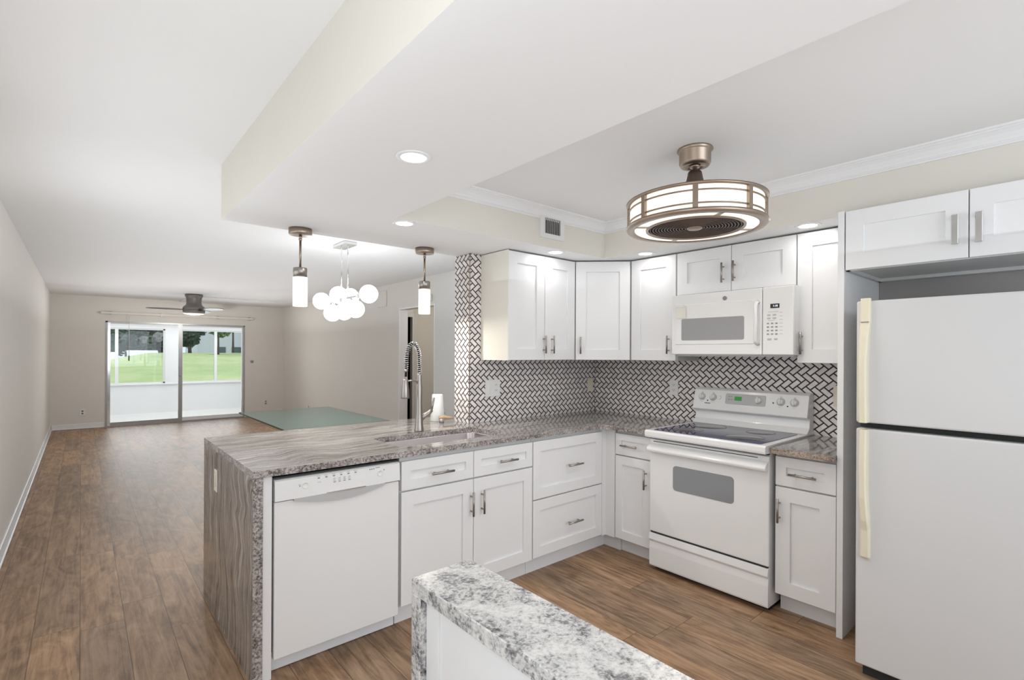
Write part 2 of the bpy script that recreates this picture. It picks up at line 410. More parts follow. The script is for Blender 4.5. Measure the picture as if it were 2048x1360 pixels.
# far wall with the opening of the sliding door
SX0, SX1, SZ1 = .345, 2.70, 1.99
b = MB(); b.box(XL-.12, SX0, YF, YF+.14, 0, ZC, 'wall'); b.box(SX1, XR+.1, YF, YF+.14, 0, ZC, 'wall'); b.box(SX0, SX1, YF, YF+.14, SZ1, ZC, 'wall')
struct(b.build('wall_far'))
# right wall of the living room with the doorway to the hall
b = MB(); b.box(XR, XR+.12, 6.60, YF, 0, ZC, 'wall'); b.box(XR, XR+.12, 3.135, 5.64, 0, ZC, 'coolwall'); b.box(XR, XR+.12, 5.64, 6.60, 2.055, ZC, 'wall')
struct(b.build('wall_right'))
struct(MB().box(XB+.001, XB+.1, YB, 3.135, 0, ZC, 'wall').build('wall_kitchen'))
struct(MB().box(2.135, XB, YA+.01, 3.13, 0, ZC-.001, 'coolwall').build('wall_back'))
b = MB(); b.box(XL-.12, .1, YB-.12, YB, 0, ZC, 'wall'); b.box(2.9, XB+.1, YB-.12, YB, 0, ZC, 'wall'); b.box(.1, 2.9, YB-.12, YB, 0, .6, 'wall'); b.box(.1, 2.9, YB-.12, YB, 2.3, ZC, 'wall')
struct(b.build('wall_rear'))
b = MB()
for z in (.6, 2.26): b.box(.1, 2.9, YB-.06, YB-.02, z, z+.04, 'trim')
for x in (.1, 1.48, 2.86): b.box(x, x+.04, YB-.06, YB-.02, .6, 2.3, 'trim')
struct(b.build('window_1'))  # unseen rear window frame, added to go with the fill light
# soffits round the raised kitchen ceiling
def sof(f):
    n = f.normal
    if n.x < -.5 or (n.x > .5): return 'beige'
    return None
struct(MB().box(.576, 1.275, YB, 3.113, ZS, ZC+.01, 'ceil', fn=sof).build('trim_1'))
b = MB(); b.box(1.275, XB, 2.437, 3.113, ZS, ZC+.01, 'ceil', fn=lambda f: 'beige' if f.normal.y < -.5 else None)
struct(b.build('trim_2'))
struct(MB().box(3.0, XB, YB, 2.437, ZS, ZC+.01, 'ceil', fn=sof).build('trim_3'))
struct(MB().box(1.275, 3.0, YB, 2.437, 2.395, ZC+.01, 'ceil').build('trim_9'))
# crown moulding
def crown(p0, p1, inward, name):
    p0, p1, n = Vector(p0), Vector(p1), Vector(inward)
    prof = [(0, 0), (.008, 0), (.010, .006), (.007, .010), (.007, .014), (.013, .018), (.018, .028), (.030, .044), (.046, .056), (.052, .058), (.052, .063), (.062, .066), (.066, .073), (0, .073)]
    tb = bmesh.new(); A = []; B = []
    d = (p1-p0).normalized()
    for o, h in prof:
        A.append(tb.verts.new(p0+n*o+d*o+Vector((0, 0, 2.322+h)))); B.append(tb.verts.new(p1+n*o-d*o+Vector((0, 0, 2.322+h))))
    for k in range(len(prof)-1): tb.faces.new((A[k], A[k+1], B[k+1], B[k]))
    tb.faces.new(A); tb.faces.new(B[::-1]); bmesh.ops.recalc_face_normals(tb, faces=tb.faces)
    m = MB(); m._add(tb, 'trim'); return struct(m.build(name))
crown((1.275, 2.437, 0), (3.0, 2.437, 0), (0, -1, 0), 'trim_4')
crown((3.0, 2.437, 0), (3.0, -2.6, 0), (-1, 0, 0), 'trim_5')
crown((1.275, -2.6, 0), (1.275, 2.437, 0), (1, 0, 0), 'trim_6')
# shallow dropped band of ceiling in front of the sliding door
struct(MB().box(1.5, XR, 10.72, YF, ZC-.018, ZC, 'ceil').build('trim_7'))
# baseboards
def base(x0, x1, y0, y1, name, axis):
    b = MB(); b.box(x0, x1, y0, y1, 0, .095, 'trim', .004)
    if axis == 'y': b.box(x1, x1+.014, y0, y1, 0, .022, 'trim', .006)
    else: b.box(x0, x1, y0-.014, y0, 0, .022, 'trim', .006)
    return struct(b.build(name))
base(XL, XL+.014, YB, 6.75, 'baseboard_left', 'y'); base(XL, XL+.014, 6.76, YF, 'baseboard_left.001', 'y')
base(XL+.02, SX0-.02, YF-.014, YF, 'baseboard_far', 'x'); base(SX1+.03, XR, YF-.014, YF, 'baseboard_far.001', 'x')
struct(MB().box(XR-.014, XR, 6.62, YF-.02, 0, .095, 'trim', .004).build('baseboard_right'))
# hall behind the doorway
b = MB(); b.box(5.0, 5.1, 3.2, 8.5, 0, ZC, 'wall'); b.box(3.62, 5.0, 4.6, 4.7, 0, ZC, 'wall')
b.box(3.62, 3.885, 7.1, 7.2, 0, ZC, 'trim'); b.box(4.01, 5.0, 7.1, 7.2, 0, ZC, 'beige'); b.box(3.885, 4.01, 7.1, 7.2, 2.03, ZC, 'trim')
struct(b.build('wall_hall'))
b = MB(); b.box(3.83, 3.902, 7.075, 7.1, 0, 2.05, 'trim', .004); b.box(3.985, 4.04, 7.075, 7.1, 0, 2.05, 'trim', .004); b.box(3.902, 3.985, 7.075, 7.1, 1.985, 2.05, 'trim', .004); b.box(4.022, 4.034, 7.066, 7.075, 0, 2.05, 'trim')
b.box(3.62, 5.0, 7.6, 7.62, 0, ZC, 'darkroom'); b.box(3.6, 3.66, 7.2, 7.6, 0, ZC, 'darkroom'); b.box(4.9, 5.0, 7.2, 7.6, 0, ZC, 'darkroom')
struct(b.build('door_2'))
# white jamb lining of the doorway
b = MB(); b.box(3.497, 3.625, 6.585, 6.603, 0, 2.06, 'trim'); b.box(3.497, 3.625, 5.637, 5.655, 0, 2.06, 'trim'); b.box(3.497, 3.625, 5.655, 6.585, 2.045, 2.06, 'trim')
struct(b.build('door_3'))
hl = thing('ceiling_light', 'flat white ceiling light glowing in the hall beyond the doorway', 'ceiling light', (4.15, 6.8, 2.44))
MB().lathe([(0, -.035), (.13, -.033), (.15, 0), (0, 0)], (0, 0, 0), 'fancap').build('diffuser', hl)
light('hall_lamp', 'POINT', (.1, -.9, -.35), 9, WARM, .08, parent=hl)

# sliding door: frame, left leaf with glass, right leaf with glass
d = struct(MB().box(SX0, SX0+.03, YF-.01, YF+.1, 0, SZ1, 'alu').box(SX1-.02, SX1, YF-.01, YF+.1, 0, SZ1, 'alu').box(SX0, SX1, YF-.01, YF+.1, SZ1-.025, SZ1, 'alu').box(SX0, SX1, YF-.02, YF+.1, 0, .02, 'alu').build('door_1'))
b = MB(); y0, y1 = YF+.005, YF+.035
b.box(SX0+.03, SX0+.07, y0, y1, .02, SZ1-.025, 'chrome'); b.box(1.49, 1.56, y0, y1, .02, SZ1-.025, 'alu')
b.box(SX0+.07, 1.49, y0, y1, .02, .075, 'alu'); b.box(SX0+.07, 1.49, y0, y1, SZ1-.05, SZ1-.025, 'trim'); lf = b.build('door_leaf', d)
MB().box(SX0+.07, 1.49, YF+.018, YF+.022, .075, SZ1-.05, 'pane').build('pane', lf)
MB().box(1.50, 1.535, YF-.015, YF+.005, .92, 1.12, 'chrome', .01, 2).build('handle', lf)
b = MB(); y0, y1 = YF+.055, YF+.085
b.box(1.53, 1.56, y0, y1, .02, SZ1-.025, 'trim'); b.box(SX1-.045, SX1-.02, y0, y1, .02, SZ1-.025, 'trim')
b.box(1.56, SX1-.045, y0, y1, .02, .085, 'trim'); b.box(1.56, SX1-.045, y0, y1, SZ1-.05, SZ1-.025, 'trim'); rf = b.build('door_leaf', d)
MB().box(1.56, SX1-.045, YF+.068, YF+.072, .085, SZ1-.05, 'pane').build('pane', rf)
# head rail of the vertical blinds with its wand
hr = thing('blind_head_rail', 'thin pale head rail over the sliding glass door', 'blind rail', (1.56, YF-.05, 2.14))
b = MB(); b.box(-1.29, 1.29, -.018, .018, -.02, .02, 'beige', .004); b.build('rail', hr)
for x in (-1.15, -.35, .62, 1.22): MB().prism([(-.022, -.028), (.05, -.028), (.05, .03), (-.022, .03), (-.022, .021), (.04, .021), (.04, -.021), (-.022, -.021)], x-.02, x+.02, 'alu', 'x').build('bracket', hr)
b = MB(); b.cyl((-.87, -.02, -.02), (-.87, -.02, -.80), .004, 'plastic', 8); b.cyl((-.87, -.02, -.80), (-.87, -.02, -.90), .009, 'gap', 10); b.build('wand', hr)

# ================================================================== OUTSIDE
struct(MB().box(-1.5, 6.5, YF+.14, 14.6, -.12, -.02, 'concrete').build('floor_patio'))
struct(MB().box(-1.5, 6.5, YF+.14, 14.7, 2.12, 2.2, 'trim').build('ceiling_patio'))
b = MB(); b.box(-1.5, 6.5, 14.5, 14.62, -.02, .64, 'trim'); b.box(-1.5, 6.5, 14.46, 14.64, .64, .67, 'trim', .004)
b.box(-1.5, 6.5, 14.5, 14.62, 1.955, 2.12, 'trim'); b.box(1.52, 1.84, 14.5, 14.62, .67, 1.955, 'trim'); b.box(3.32, 6.5, 14.5, 14.62, .67, 1.955, 'trim'); b.box(-1.5, -.1, 14.5, 14.62, .67, 1.955, 'trim')
struct(b.build('wall_patio'))
struct(MB().box(-1.6, -1.5, YF+.14, 14.62, -.02, 2.12, 'trim').box(6.5, 6.6, YF+.14, 14.62, -.02, 2.12, 'trim').build('wall_patio_sides'))
def pwin(n, x0, x1, mull):
    b = MB()
    for x in (x0, x1-.035): b.box(x, x+.035, 14.53, 14.57, .67, 1.955, 'trim')
    for z in (.67, 1.925): b.box(x0, x1, 14.53, 14.57, z, z+.03, 'trim')
    b.box(mull-.03, mull+.03, 14.52, 14.58, .67, 1.955, 'trim')
    o = struct(b.build('window_%d' % n)); MB().box(x0+.035, x1-.035, 14.548, 14.552, .70, 1.925, 'pane').build('pane', o)
pwin(2, -.1, 1.52, .61); pwin(3, 1.84, 3.32, 2.58)
# lawn rising to a low crest
tb = bmesh.new(); nx, ny = 60, 60; g = []
def lawn_z(x, y):
    t = max(0, min(1, (y-16)/26)); t = t*t*(3-2*t)
    e = .55+.45*max(0, min(1, (x-(.04*y-1.2))/(.07*y)))
    return -.17+1.50*t*e - max(0, y-46)*.03 + .02*math.sin(x*.9)*math.sin(y*.5)
for j in range(ny+1):
    g.append([tb.verts.new((-30+80*i/nx, 14.62+65*j/ny, lawn_z(-30+80*i/nx, 14.62+65*j/ny))) for i in range(nx+1)])
for j in range(ny):
    for i in range(nx): tb.faces.new((g[j][i], g[j][i+1], g[j+1][i+1], g[j+1][i]))
m = MB(); m._add(tb, 'grass', True); lawn = struct(m.build('ground_lawn'))
def leaves(b, c, rad, n, m, size):
    tb = bmesh.new()
    for _ in range(n):
        v = Vector((random.gauss(0, 1), random.gauss(0, 1), random.gauss(0, 1))).normalized()*(random.random()**.4)
        p = Vector(c)+Vector((v.x*rad[0], v.y*rad[1], v.z*rad[2]))
        a = Vector((random.gauss(0, 1), random.gauss(0, 1), random.gauss(0, .6))).normalized(); q = a.orthogonal().normalized()
        s = size*random.uniform(.6, 1.4)
        tb.faces.new([tb.verts.new(p+a*s), tb.verts.new(p+q*s*.6), tb.verts.new(p-a*s), tb.verts.new(p-q*s*.6)])
    b._add(tb, m)
def tree(x, y, h, spread, trunk, m, label, n=5, lean=0, z0=None, low=0., dens=520):
    z = lawn_z(x, y)-.05 if z0 is None else z0
    t = thing('tree', label, 'tree', (x, y, z), group='trees beyond the lawn')
    b = MB(); b.tube([(0, 0, 0), (lean*.3, 0, h*.25), (lean*.8, .1, h*.5), (lean, 0, h*.8)], .1, 'bark', 8, rad=[trunk, trunk*.75, trunk*.6, trunk*.3])
    for k in range(4):
        a = k*1.7+x; b.tube([(lean*.4, 0, h*(.32+.06*k)), (lean+spread*.5*math.cos(a), spread*.3*math.sin(a), h*(.55+.06*k))], .05, 'bark', 6, rad=[trunk*.45, trunk*.2])
    b.build('trunk', t)
    b = MB()
    for k in range(n):
        a = k*2.4+x; rr = spread*(.1+.55*((k*37) % 10)/10)
        leaves(b, (lean+rr*math.cos(a), rr*.4*math.sin(a), 1.9+(h-2.6)*((k*53) % 10)/10+low), (spread*.42, spread*.25, .85), dens, m, .17)
    b.build('foliage', t)
tree(1.6, 46, 5.2, 2.6, .14, 'leafd', 'dark leafy tree outside, leftmost through the sliding door', 9, z0=-.3, low=.2)
tree(4.2, 50, 5.6, 3.0, .2, 'leafd', 'large dark tree outside behind the parked cars', 12, .4, z0=-.3, low=.1)
tree(6.0, 43, 4.8, 1.7, .12, 'leafd', 'dense dark tree outside just right of the patio post', 9, -.2, low=-.6)
tree(6.9, 38, 4.6, 1.7, .07, 'leafl', 'light green tree outside with a slender trunk left of the pale building', 6, low=.1)
tree(9.0, 44, 5.0, 1.6, .09, 'leafd', 'dark tree outside standing in front of the pale building', 6, low=.9)
tree(11.6, 49, 5.4, 2.2, .10, 'leafd', 'rightmost tree outside beside the pale building', 7, low=1.0)
bl = thing('apartment_building', 'pale lavender two storey building outside beyond the lawn', 'building', (14.5, 66, .2))
b = MB(); b.box(-5.2, 5.2, -4, 4, 0, 6.2, 'stucco'); b.build('wall', bl); MB().box(-5.5, 5.5, -4.3, 4.3, 6.2, 6.5, 'trim').build('roof', bl)
for x in (-3.0, -1.5, 1.9, 3.6):
    w = MB().box(x-.45, x+.45, -4.06, -3.98, 1.0, 1.75, 'winblue').build('window', bl)
def car(x, y, z, rz, label):
    c = thing('parked_car', label, 'car', (x, y, z), rz, 'cars parked beyond the lawn')
    MB().prism([(-2.2, .3), (2.2, .3), (2.2, .75), (1.2, .85), (.6, 1.35), (-1.0, 1.38), (-1.7, .9), (-2.2, .8)], -.85, .85, 'carw', 'y', .06).build('body', c)
    MB().prism([(1.0, .9), (.55, 1.27), (-.95, 1.3), (-1.45, .92)], -.86, .86, 'card', 'y').build('glazing', c)
    for sx in (-1.35, 1.35):
        for sy in (-.8, .8): MB().cyl((sx, sy-.08, .32), (sx, sy+.08, .32), .32, 'black', 20).build('wheel', c)
for a in ((.95, 42.0, .0, PI/2, 'white car parked outside at the left edge of the sliding door'), (3.1, 42.4, .12, PI/2, 'pale car parked outside in the middle of the left door pane'), (4.9, 53.5, .35, 1.45, 'white car parked outside below the large dark tree')): car(*a)
for k, (x, lab) in enumerate(((2.85, 'low green shrub outside the window, leftmost of the hedge'), (3.2, 'low green shrub outside the window in the middle of the hedge'), (3.6, 'low green shrub outside the window, rightmost of the hedge'))):
    b = MB(); leaves(b, (0, 0, 0), (.165, .12, .12), 240, 'leafl' if k % 2 else 'leafd', .035)
    o = b.build('shrub'); o.location = (x, 16.6, .44); tag(o, lab, 'shrub', 'hedge outside the patio window')
    b2 = MB(); b2.cyl((0, 0, -.62), (0, 0, 0), .012, 'bark', 6); b2.build('stem', o)

# ================================================================== KITCHEN CABINETS
def handle(L, vert, parent, x, z, y, style=0, m='nickel'):
    """bar pull; x,z = centre on the face, y = face plane; sticks out to -y"""
    b = MB(); o = .03
    if style == 0:
        a = Vector((0, 0, L/2)) if vert else Vector((L/2, 0, 0)); c = Vector((x, y-o, z))
        b.cyl(c-a, c+a, .0062, m, 16)
        for s in (-.62, .62): q = c+a*s; b.cyl(q, q+Vector((0, o, 0)), .0045, m, 12)
    else:
        b.box(x-.012, x+.012, y-o-.006, y-o, z-L/2, z+L/2, m, .002)
        for s in (-1, 1): b.box(x-.009, x+.009, y-o, y, z+s*L/2*.82-.006, z+s*L/2*.82+.006, m, .001)
    return b.build('handle', parent)
def shaker(x0, x1, z0, z1, yf, name, parent, rail=.06, t=.02, m='cab'):
    """recessed panel front facing -y with its face at yf"""
    tb = bmesh.new(); y = yf
    def ring(a, yy): return [tb.verts.new(p) for p in ((x0+a, yy, z0+a), (x1-a, yy, z0+a), (x1-a, yy, z1-a), (x0+a, yy, z1-a))]
    R = [ring(0, y+t), ring(0, y+.0015), ring(.0015, y), ring(rail, y), ring(rail+.001, y+.012), ]
    for A, B in zip(R, R[1:]):
        for k in range(4): tb.faces.new((A[k], A[(k+1) % 4], B[(k+1) % 4], B[k]))
    tb.faces.new(R[-1]); tb.faces.new(R[0][::-1]); bmesh.ops.recalc_face_normals(tb, faces=tb.faces)
    b = MB(); b._add(tb, m); return b.build(name, parent)
G = .002
# ---- base run along the peninsula (fronts face -y); local frame: x right, origin on floor at the door face
def base_unit(name, label, loc, rz, w, depth=.61, toe=.068, group=None):
    t = thing(name, label, 'cabinet', loc, rz, group)
    if 'sink' in name: MB().box(0, w, .021, depth, .105, .60, 'cabin').box(0, w, .021, .06, .60, .882, 'cabin').box(0, .018, .06, depth, .60, .882, 'cabin').box(w-.018, w, .06, depth, .60, .882, 'cabin').build('body', t)
    else: MB().box(0, w, .021, depth, .105, .882, 'cabin').build('body', t)
    MB().box(0, w, toe, toe+.018, 0, .105, 'cab').build('toe_kick', t)
    return t
GB = 'white shaker base cabinets'
t = base_unit('sink_cabinet', 'white base cabinet under the sink with two doors and two drawer fronts', (1.250, 2.33, 0), 0, .924, .60, group=GB)
for a, b_, hx in ((.003, .4595, .239), (.4635, .921, .706)):
    dr = shaker(a, b_, .707, .858, 2.33-2.33, 'drawer', t, .052); handle(.14, False, dr, hx, .775, 0)
for a, b_, hx in ((.003, .4595, .440), (.4635, .921, .517)):
    dr = shaker(a, b_, .112, .698, 0, 'door', t, .072); handle(.135, True, dr, hx, .562, 0)
t = base_unit('drawer_cabinet', 'white base cabinet with two deep drawers between sink and corner', (2.176, 2.33, 0), 0, .682, .60, group=GB)
dr = shaker(.003, .679, .488, .858, 0, 'drawer', t, .065); handle(.14, False, dr, .376, .668, 0)
dr = shaker(.003, .679, .116, .480, 0, 'drawer', t, .065); handle(.14, False, dr, .376, .280, 0)
t = thing('corner_cabinet', 'plain white corner filler of the base cabinets, left of the stove', 'cabinet', (2.858, 2.25, 0))
MB().box(0, .66, .101, .69, .105, .882, 'cabin').box(0.001, .046, .082, .101, .105, .882, 'cab').box(.044, .062, .002, .1, .105, .882, 'cab').build('body', t)
MB().box(0, .128, .148, .166, 0, .105, 'cab').box(.11, .128, 0, .148, 0, .105, 'cab').build('toe_kick', t)
RZB = -PI/2
t = base_unit('narrow_cabinet', 'narrow white base cabinet with one drawer and one door left of the stove', (2.90, 2.248, 0), RZB, .300, .60, .085, GB)
dr = shaker(.003, .297, .707, .856, 0, 'drawer', t, .048); handle(.135, False, dr, .132, .777, 0)
dr = shaker(.003, .297, .112, .698, 0, 'door', t, .06); handle(.13, True, dr, .262, .572, 0)
t = base_unit('narrow_cabinet', 'narrow white base cabinet with one drawer and one door right of the stove', (2.90, 1.158, 0), RZB, .298, .60, .085, GB)
dr = shaker(.003, .295, .707, .864, 0, 'drawer', t, .055); handle(.135, False, dr, .146, .778, 0)
dr = shaker(.003, .295, .112, .698, 0, 'door', t, .075); handle(.13, True, dr, .026, .572, 0)
# tall panel beside the fridge
tag(MB().box(2.89, 3.515, .829, .857, 0, 2.138, 'cab', .001).build('tall_end_panel'), 'tall white panel standing between the counter and the fridge', 'panel')
# filler at the dishwasher and knee wall behind the run
tag(MB().box(.594, .631, 2.332, 2.93, 0.0, .882, 'cab', .001).build('filler_panel'), 'narrow white upright filler between granite waterfall and dishwasher', 'panel')
struct(MB().box(.594, 2.12, 2.945, 3.02, 0, .883, 'trim').build('wall_peninsula'))

# ---- dishwasher
t = thing('dishwasher', 'white dishwasher with dial and push buttons under the granite counter', 'dishwasher', (.633, 2.33, 0))
MB().box(.004, .612, .03, .59, .102, .868, 'black').build('body', t)
MB().box(.006, .604, -.002, .03, .078, .764, 'enamel', .004, 2).build('door', t)
b = MB(); b.prism([(-.012, .770), (.03, .766), (.03, .862), (.004, .862), (-.008, .856)], .006, .604, 'enamel', 'x'); cp = b.build('control_panel', t)
b = MB()                                   # recessed grey grip under the panel
pts = [(.085, .770), (.52, .770)] + [(.52-.435*k/12, .770-.030*math.sin(PI*k/12)-.010) for k in range(13)]
b.prism(pts, -.0135, .0, 'panelgrey', 'y'); b.build('grip', t)
b = MB(); b.box(.23, .42, -.016, -.008, .768, .774, 'chrome', .001); b.build('latch_strip', t)  # chrome strip added as the bright reflection in the grip
for k, (x, z) in enumerate(((.135, .822), (.495, .822))):
    MB().lathe([(0, .001), (.0115, .001), (.0125, .002), (.0145, .002), (.0155, -.004)], (0, 0, 0), 'plastic', 24, mtx=Matrix.Translation((x, -.0105, z)) @ Matrix.Rotation(PI/2, 4, 'X')).build('dial', cp)
b = MB()
for k in range(6): x = .19+k*.035; b.box(x, x+.009, -.0105, -.008, .843, .847, 'ink'); b.box(x-.004, x+.012, -.0105, -.008, .853, .8545, 'inklight')
for k in range(4):
    x = .262+k*.024
    for z in (.815, .823, .831): b.box(x, x+.010, -.0125, -.008, z, z+.0022, 'ink' if z < .82 else 'inklight')
for k in range(3): b.box(.44+k*.010, .445+k*.010, -.0105, -.008, .846, .850, 'ink')
b.box(.472, .494, -.0105, -.008, .851, .853, 'ink'); b.box(.105, .115, -.0118, -.008, .828, .8295, 'inklight'); b.box(.109, .112, -.0118, -.008, .820, .824, 'ink'); b.box(.19, .204, -.0118, -.008, .826, .8275, 'inklight'); b.box(.515, .519, -.0118, -.008, .834, .838, 'ink')
b.build('button_markings', cp)
MB().box(.004, .608, .060, .075, .003, .100, 'trim').build('toe_kick', t)

# ---- granite counter: peninsula + corner, with sink opening
SKX0, SKX1, SKY0, SKY1 = 1.30, 2.035, 2.43, 2.79
ZT, TH = .914, .030
t = thing('granite_countertop', 'grey streaked granite countertop of the peninsula and corner with waterfall end', 'countertop', (0, 0, 0))
outer = [(.552, 2.315), (2.76, 2.315)]
for k in range(7):
    a = PI/2*k/6; outer.append((2.76+.085*math.sin(a), 2.23+.085*math.cos(a)))
outer += [(2.845, 1.935), (3.515, 1.935), (3.515, 2.955), (2.128, 2.955), (2.128, 3.43), (.552, 3.43)]
hole = rrect(SKX0, SKX1, SKY0, SKY1, .05, 5)
tb = bmesh.new()
def loop_edges(P, z):
    V = [tb.verts.new((x, y, z)) for x, y in P]; E = [tb.edges.new((V[k], V[(k+1) % len(V)])) for k in range(len(V))]; return V, E
vo, eo = loop_edges(outer, ZT); vh, eh = loop_edges(hole, ZT)
bmesh.ops.triangle_fill(tb, edges=eo+eh, use_beauty=True)
# extrude down
bot = {v: tb.verts.new((v.co.x, v.co.y, ZT-TH)) for v in list(tb.verts)}
for f in list(tb.faces): tb.faces.new([bot[v] for v in reversed(f.verts)])
for V in (vo, vh):
    for k in range(len(V)): tb.faces.new((V[k], V[(k+1) % len(V)], bot[V[(k+1) % len(V)]], bot[V[k]]))
bmesh.ops.recalc_face_normals(tb, faces=tb.faces)
b = MB(); b._add(tb, 'gtop', False, lambda f: 'gedge' if abs(f.normal.z) < .5 else None); b.build('slab', t)
MB().box(.552, .591, 2.318, 3.428, 0, ZT-TH, 'gside', fn=lambda f: 'gedge' if abs(f.normal.y) > .5 else None).build('waterfall_panel', t, uvswap=True)
# small counter right of the stove
tag(MB().box(2.845, 3.515, .858, 1.157, ZT-TH, ZT, 'gtop', fn=lambda f: 'gwarm' if abs(f.normal.x) > .5 else None).build('granite_countertop'), 'short piece of rosy granite counter between stove and tall panel', 'countertop')
# outlet on the waterfall
def outlet(name, label, loc, rz, w=.07, h=.115, kind='outlet', m='plastic', group=None, cat='outlet'):
    o = thing(name, label, cat, loc, rz, group)
    MB().box(-w/2, w/2, -.006, 0, -h/2, h/2, m, .002, 2).build('cover_plate', o)
    b = MB()
    if kind == 'outlet':
        for z in (-.02, .02):
            b.prism(rrect(-.017, .017, z-.014, z+.014, .008, 3), -.009, -.005, m, 'y')
            for x in (-.006, .006): b.box(x-.0012, x+.0012, -.0096, -.008, z-.002, z+.008, 'outletdark')
            b.cyl((0, -.0096, z-.007), (0, -.008, z-.007), .0028, 'outletdark', 8)
        b.build('socket', o)
    elif kind == 'double':
        b.box(-.042, -.018, -.009, -.005, -.033, .033, m, .002); b.build('switch', o); b = MB()
        for z in (-.02, .02):
            b.prism(rrect(.013, .047, z-.014, z+.014, .008, 3), -.009, -.005, m, 'y')
            for x in (.024, .036): b.box(x-.0012, x+.0012, -.0096, -.008, z-.002, z+.008, 'outletdark')
        b.build('socket', o)
    elif kind == 'switch':
        b.box(-.012, .012, -.010, -.005, -.033, .033, m, .002); b.build('switch', o)
    elif kind == 'dark':
        for z in (-.022, .022): b.cyl((0, -.009, z), (0, -.005, z), .015, 'outletdark', 12)
        b.build('socket', o)
    return o
outlet('outlet', 'ivory outlet cover on the end of the granite waterfall', (.5515, 3.065, .733), -PI/2, m='biscuit', kind='switch')

# ---- sink
t = thing('sink', 'undermount stainless steel sink set in the granite counter', 'sink', (0, 0, 0))
tb = bmesh.new()
def lp(a, z, r): return [tb.verts.new((x, y, z)) for x, y in rrect(SKX0+a, SKX1-a, SKY0+a, SKY1-a, r, 5)]
R = [lp(-.02, ZT-TH-.001, .06), lp(.004, ZT-TH-.001, .048), lp(.007, ZT-TH-.006, .046), lp(.010, .70, .045), lp(.03, .675, .04), lp(.12, .668, .03)]
for A, B in zip(R, R[1:]):
    for k in range(len(A)): tb.faces.new((A[k], A[(k+1) % len(A)], B[(k+1) % len(A)], B[k]))
tb.faces.new(R[-1]); bmesh.ops.recalc_face_normals(tb, faces=tb.faces)
for f in tb.faces: f.normal_flip()
b = MB(); b._add(tb, 'steel', True); b.build('bowl', t)
MB().lathe([(0, .001), (.028, .001), (.043, .004), (.045, .0)], (1.667, 2.61, .668), 'chrome').build('drain', t)

# ---- spring faucet
fx, fy = 1.662, 2.862
t = thing('faucet', 'tall brushed nickel spring faucet with pull down spray head behind the sink', 'faucet', (fx, fy, ZT))
MB().lathe([(0, 0), (.031, 0), (.031, .006), (.027, .03), (.0215, .11), (.020, .18), (.0205, .285), (.017, .30), (.0155, .36), (.015, .375), (0, .375)], (0, 0, 0), 'nickel').build('column', t)
arc = []
for k in range(19): arc.append(Vector((0, 0, .372+.075*k/18)))
cx, cz, rr = -.052, .447, .052
for k in range(1, 33): a = PI*k/32; arc.append(Vector((cx+rr*math.cos(a), -.02*k/32, cz+.118*math.sin(a))))
for k in range(1, 12): arc.append(Vector((-.104-.003*k/12, -.02, .447-.055*k/12)))
MB().tube(arc+[Vector((-.108, -.02, .355))], .0075, 'black', 12).build('hose', t)
# the coil
cl = [0]
for a, c in zip(arc, arc[1:]): cl.append(cl[-1]+(c-a).length)
tot = cl[-1]; turns = 30; hel = []; up = Vector((0, 1, 0))
for k in range(turns*12+1):
    s = tot*k/(turns*12); i = max(j for j in range(len(cl)) if cl[j] <= s+1e-9); i = min(i, len(arc)-2)
    f = (s-cl[i])/(cl[i+1]-cl[i]); p = arc[i].lerp(arc[i+1], f); dd = (arc[i+1]-arc[i]).normalized()
    u = (up-dd*up.dot(dd)).normalized(); v = dd.cross(u); an = 2*PI*k/12
    hel.append(p+(u*math.cos(an)+v*math.sin(an))*.0125)
MB().tube(hel, .0026, 'chrome', 6).build('spring', t)
MB().lathe([(0, 0), (.025, 0), (.026, .008), (.024, .055), (.017, .115), (.013, .13), (.0, .13)], (0, 0, 0), 'nickel').build('spray_head', t).location = (-.112, -.02, .218)
MB().lathe([(0, 0), (.013, 0), (.014, .012), (0, .014)], (-.108, -.02, .385), 'nickel').build('collar', t)
MB().tube([(-.004, 0, .285), (-.018, -.002, .315), (-.03, -.005, .326), (-.06, -.012, .328), (-.096, -.019, .328)], .0052, 'nickel', 10).build('holder_arm', t)
hb = MB().tube([(.012, 0, .075), (.04, -.004, .098), (.068, -.006, .112), (.088, -.008, .13)], .016, 'nickel', 14, rad=[.017, .0165, .015, .013]).build('handle_body', t)
MB().tube([(.085, -.008, .122), (.094, -.01, .165), (.104, -.012, .212)], .0085, 'nickel', 12).build('lever', hb)

# ---- paper towel bottle (white tapering container) and brush beside the faucet
t = thing('soap_canister', 'white tapering plastic canister standing behind the faucet', 'canister', (2.02, 3.21, ZT))
MB().lathe([(0, 0), (.052, 0), (.054, .006), (.040, .19), (.037, .198), (0, .20)], (0, 0, 0), 'plastic').build('body', t)
MB().box(.034, .048, -.03, -.018, .045, .062, 'ink', .002).build('clip', t)
t = thing('scrub_brush', 'small wooden scrub brush lying at the foot of the white canister', 'brush', (2.0, 3.08, ZT))
MB().tube([(-.035, .02, .034), (0, .012, .040), (.04, -.005, .034), (.065, -.016, .030)], .01, 'cord', 10, rad=[.013, .014, .010, .006]).build('wooden_handle', t)
MB().lathe([(0, 0), (.016, 0), (.020, .03), (0, .032)], (-.018, .014, 0), 'alu', 16).build('bristles', t)

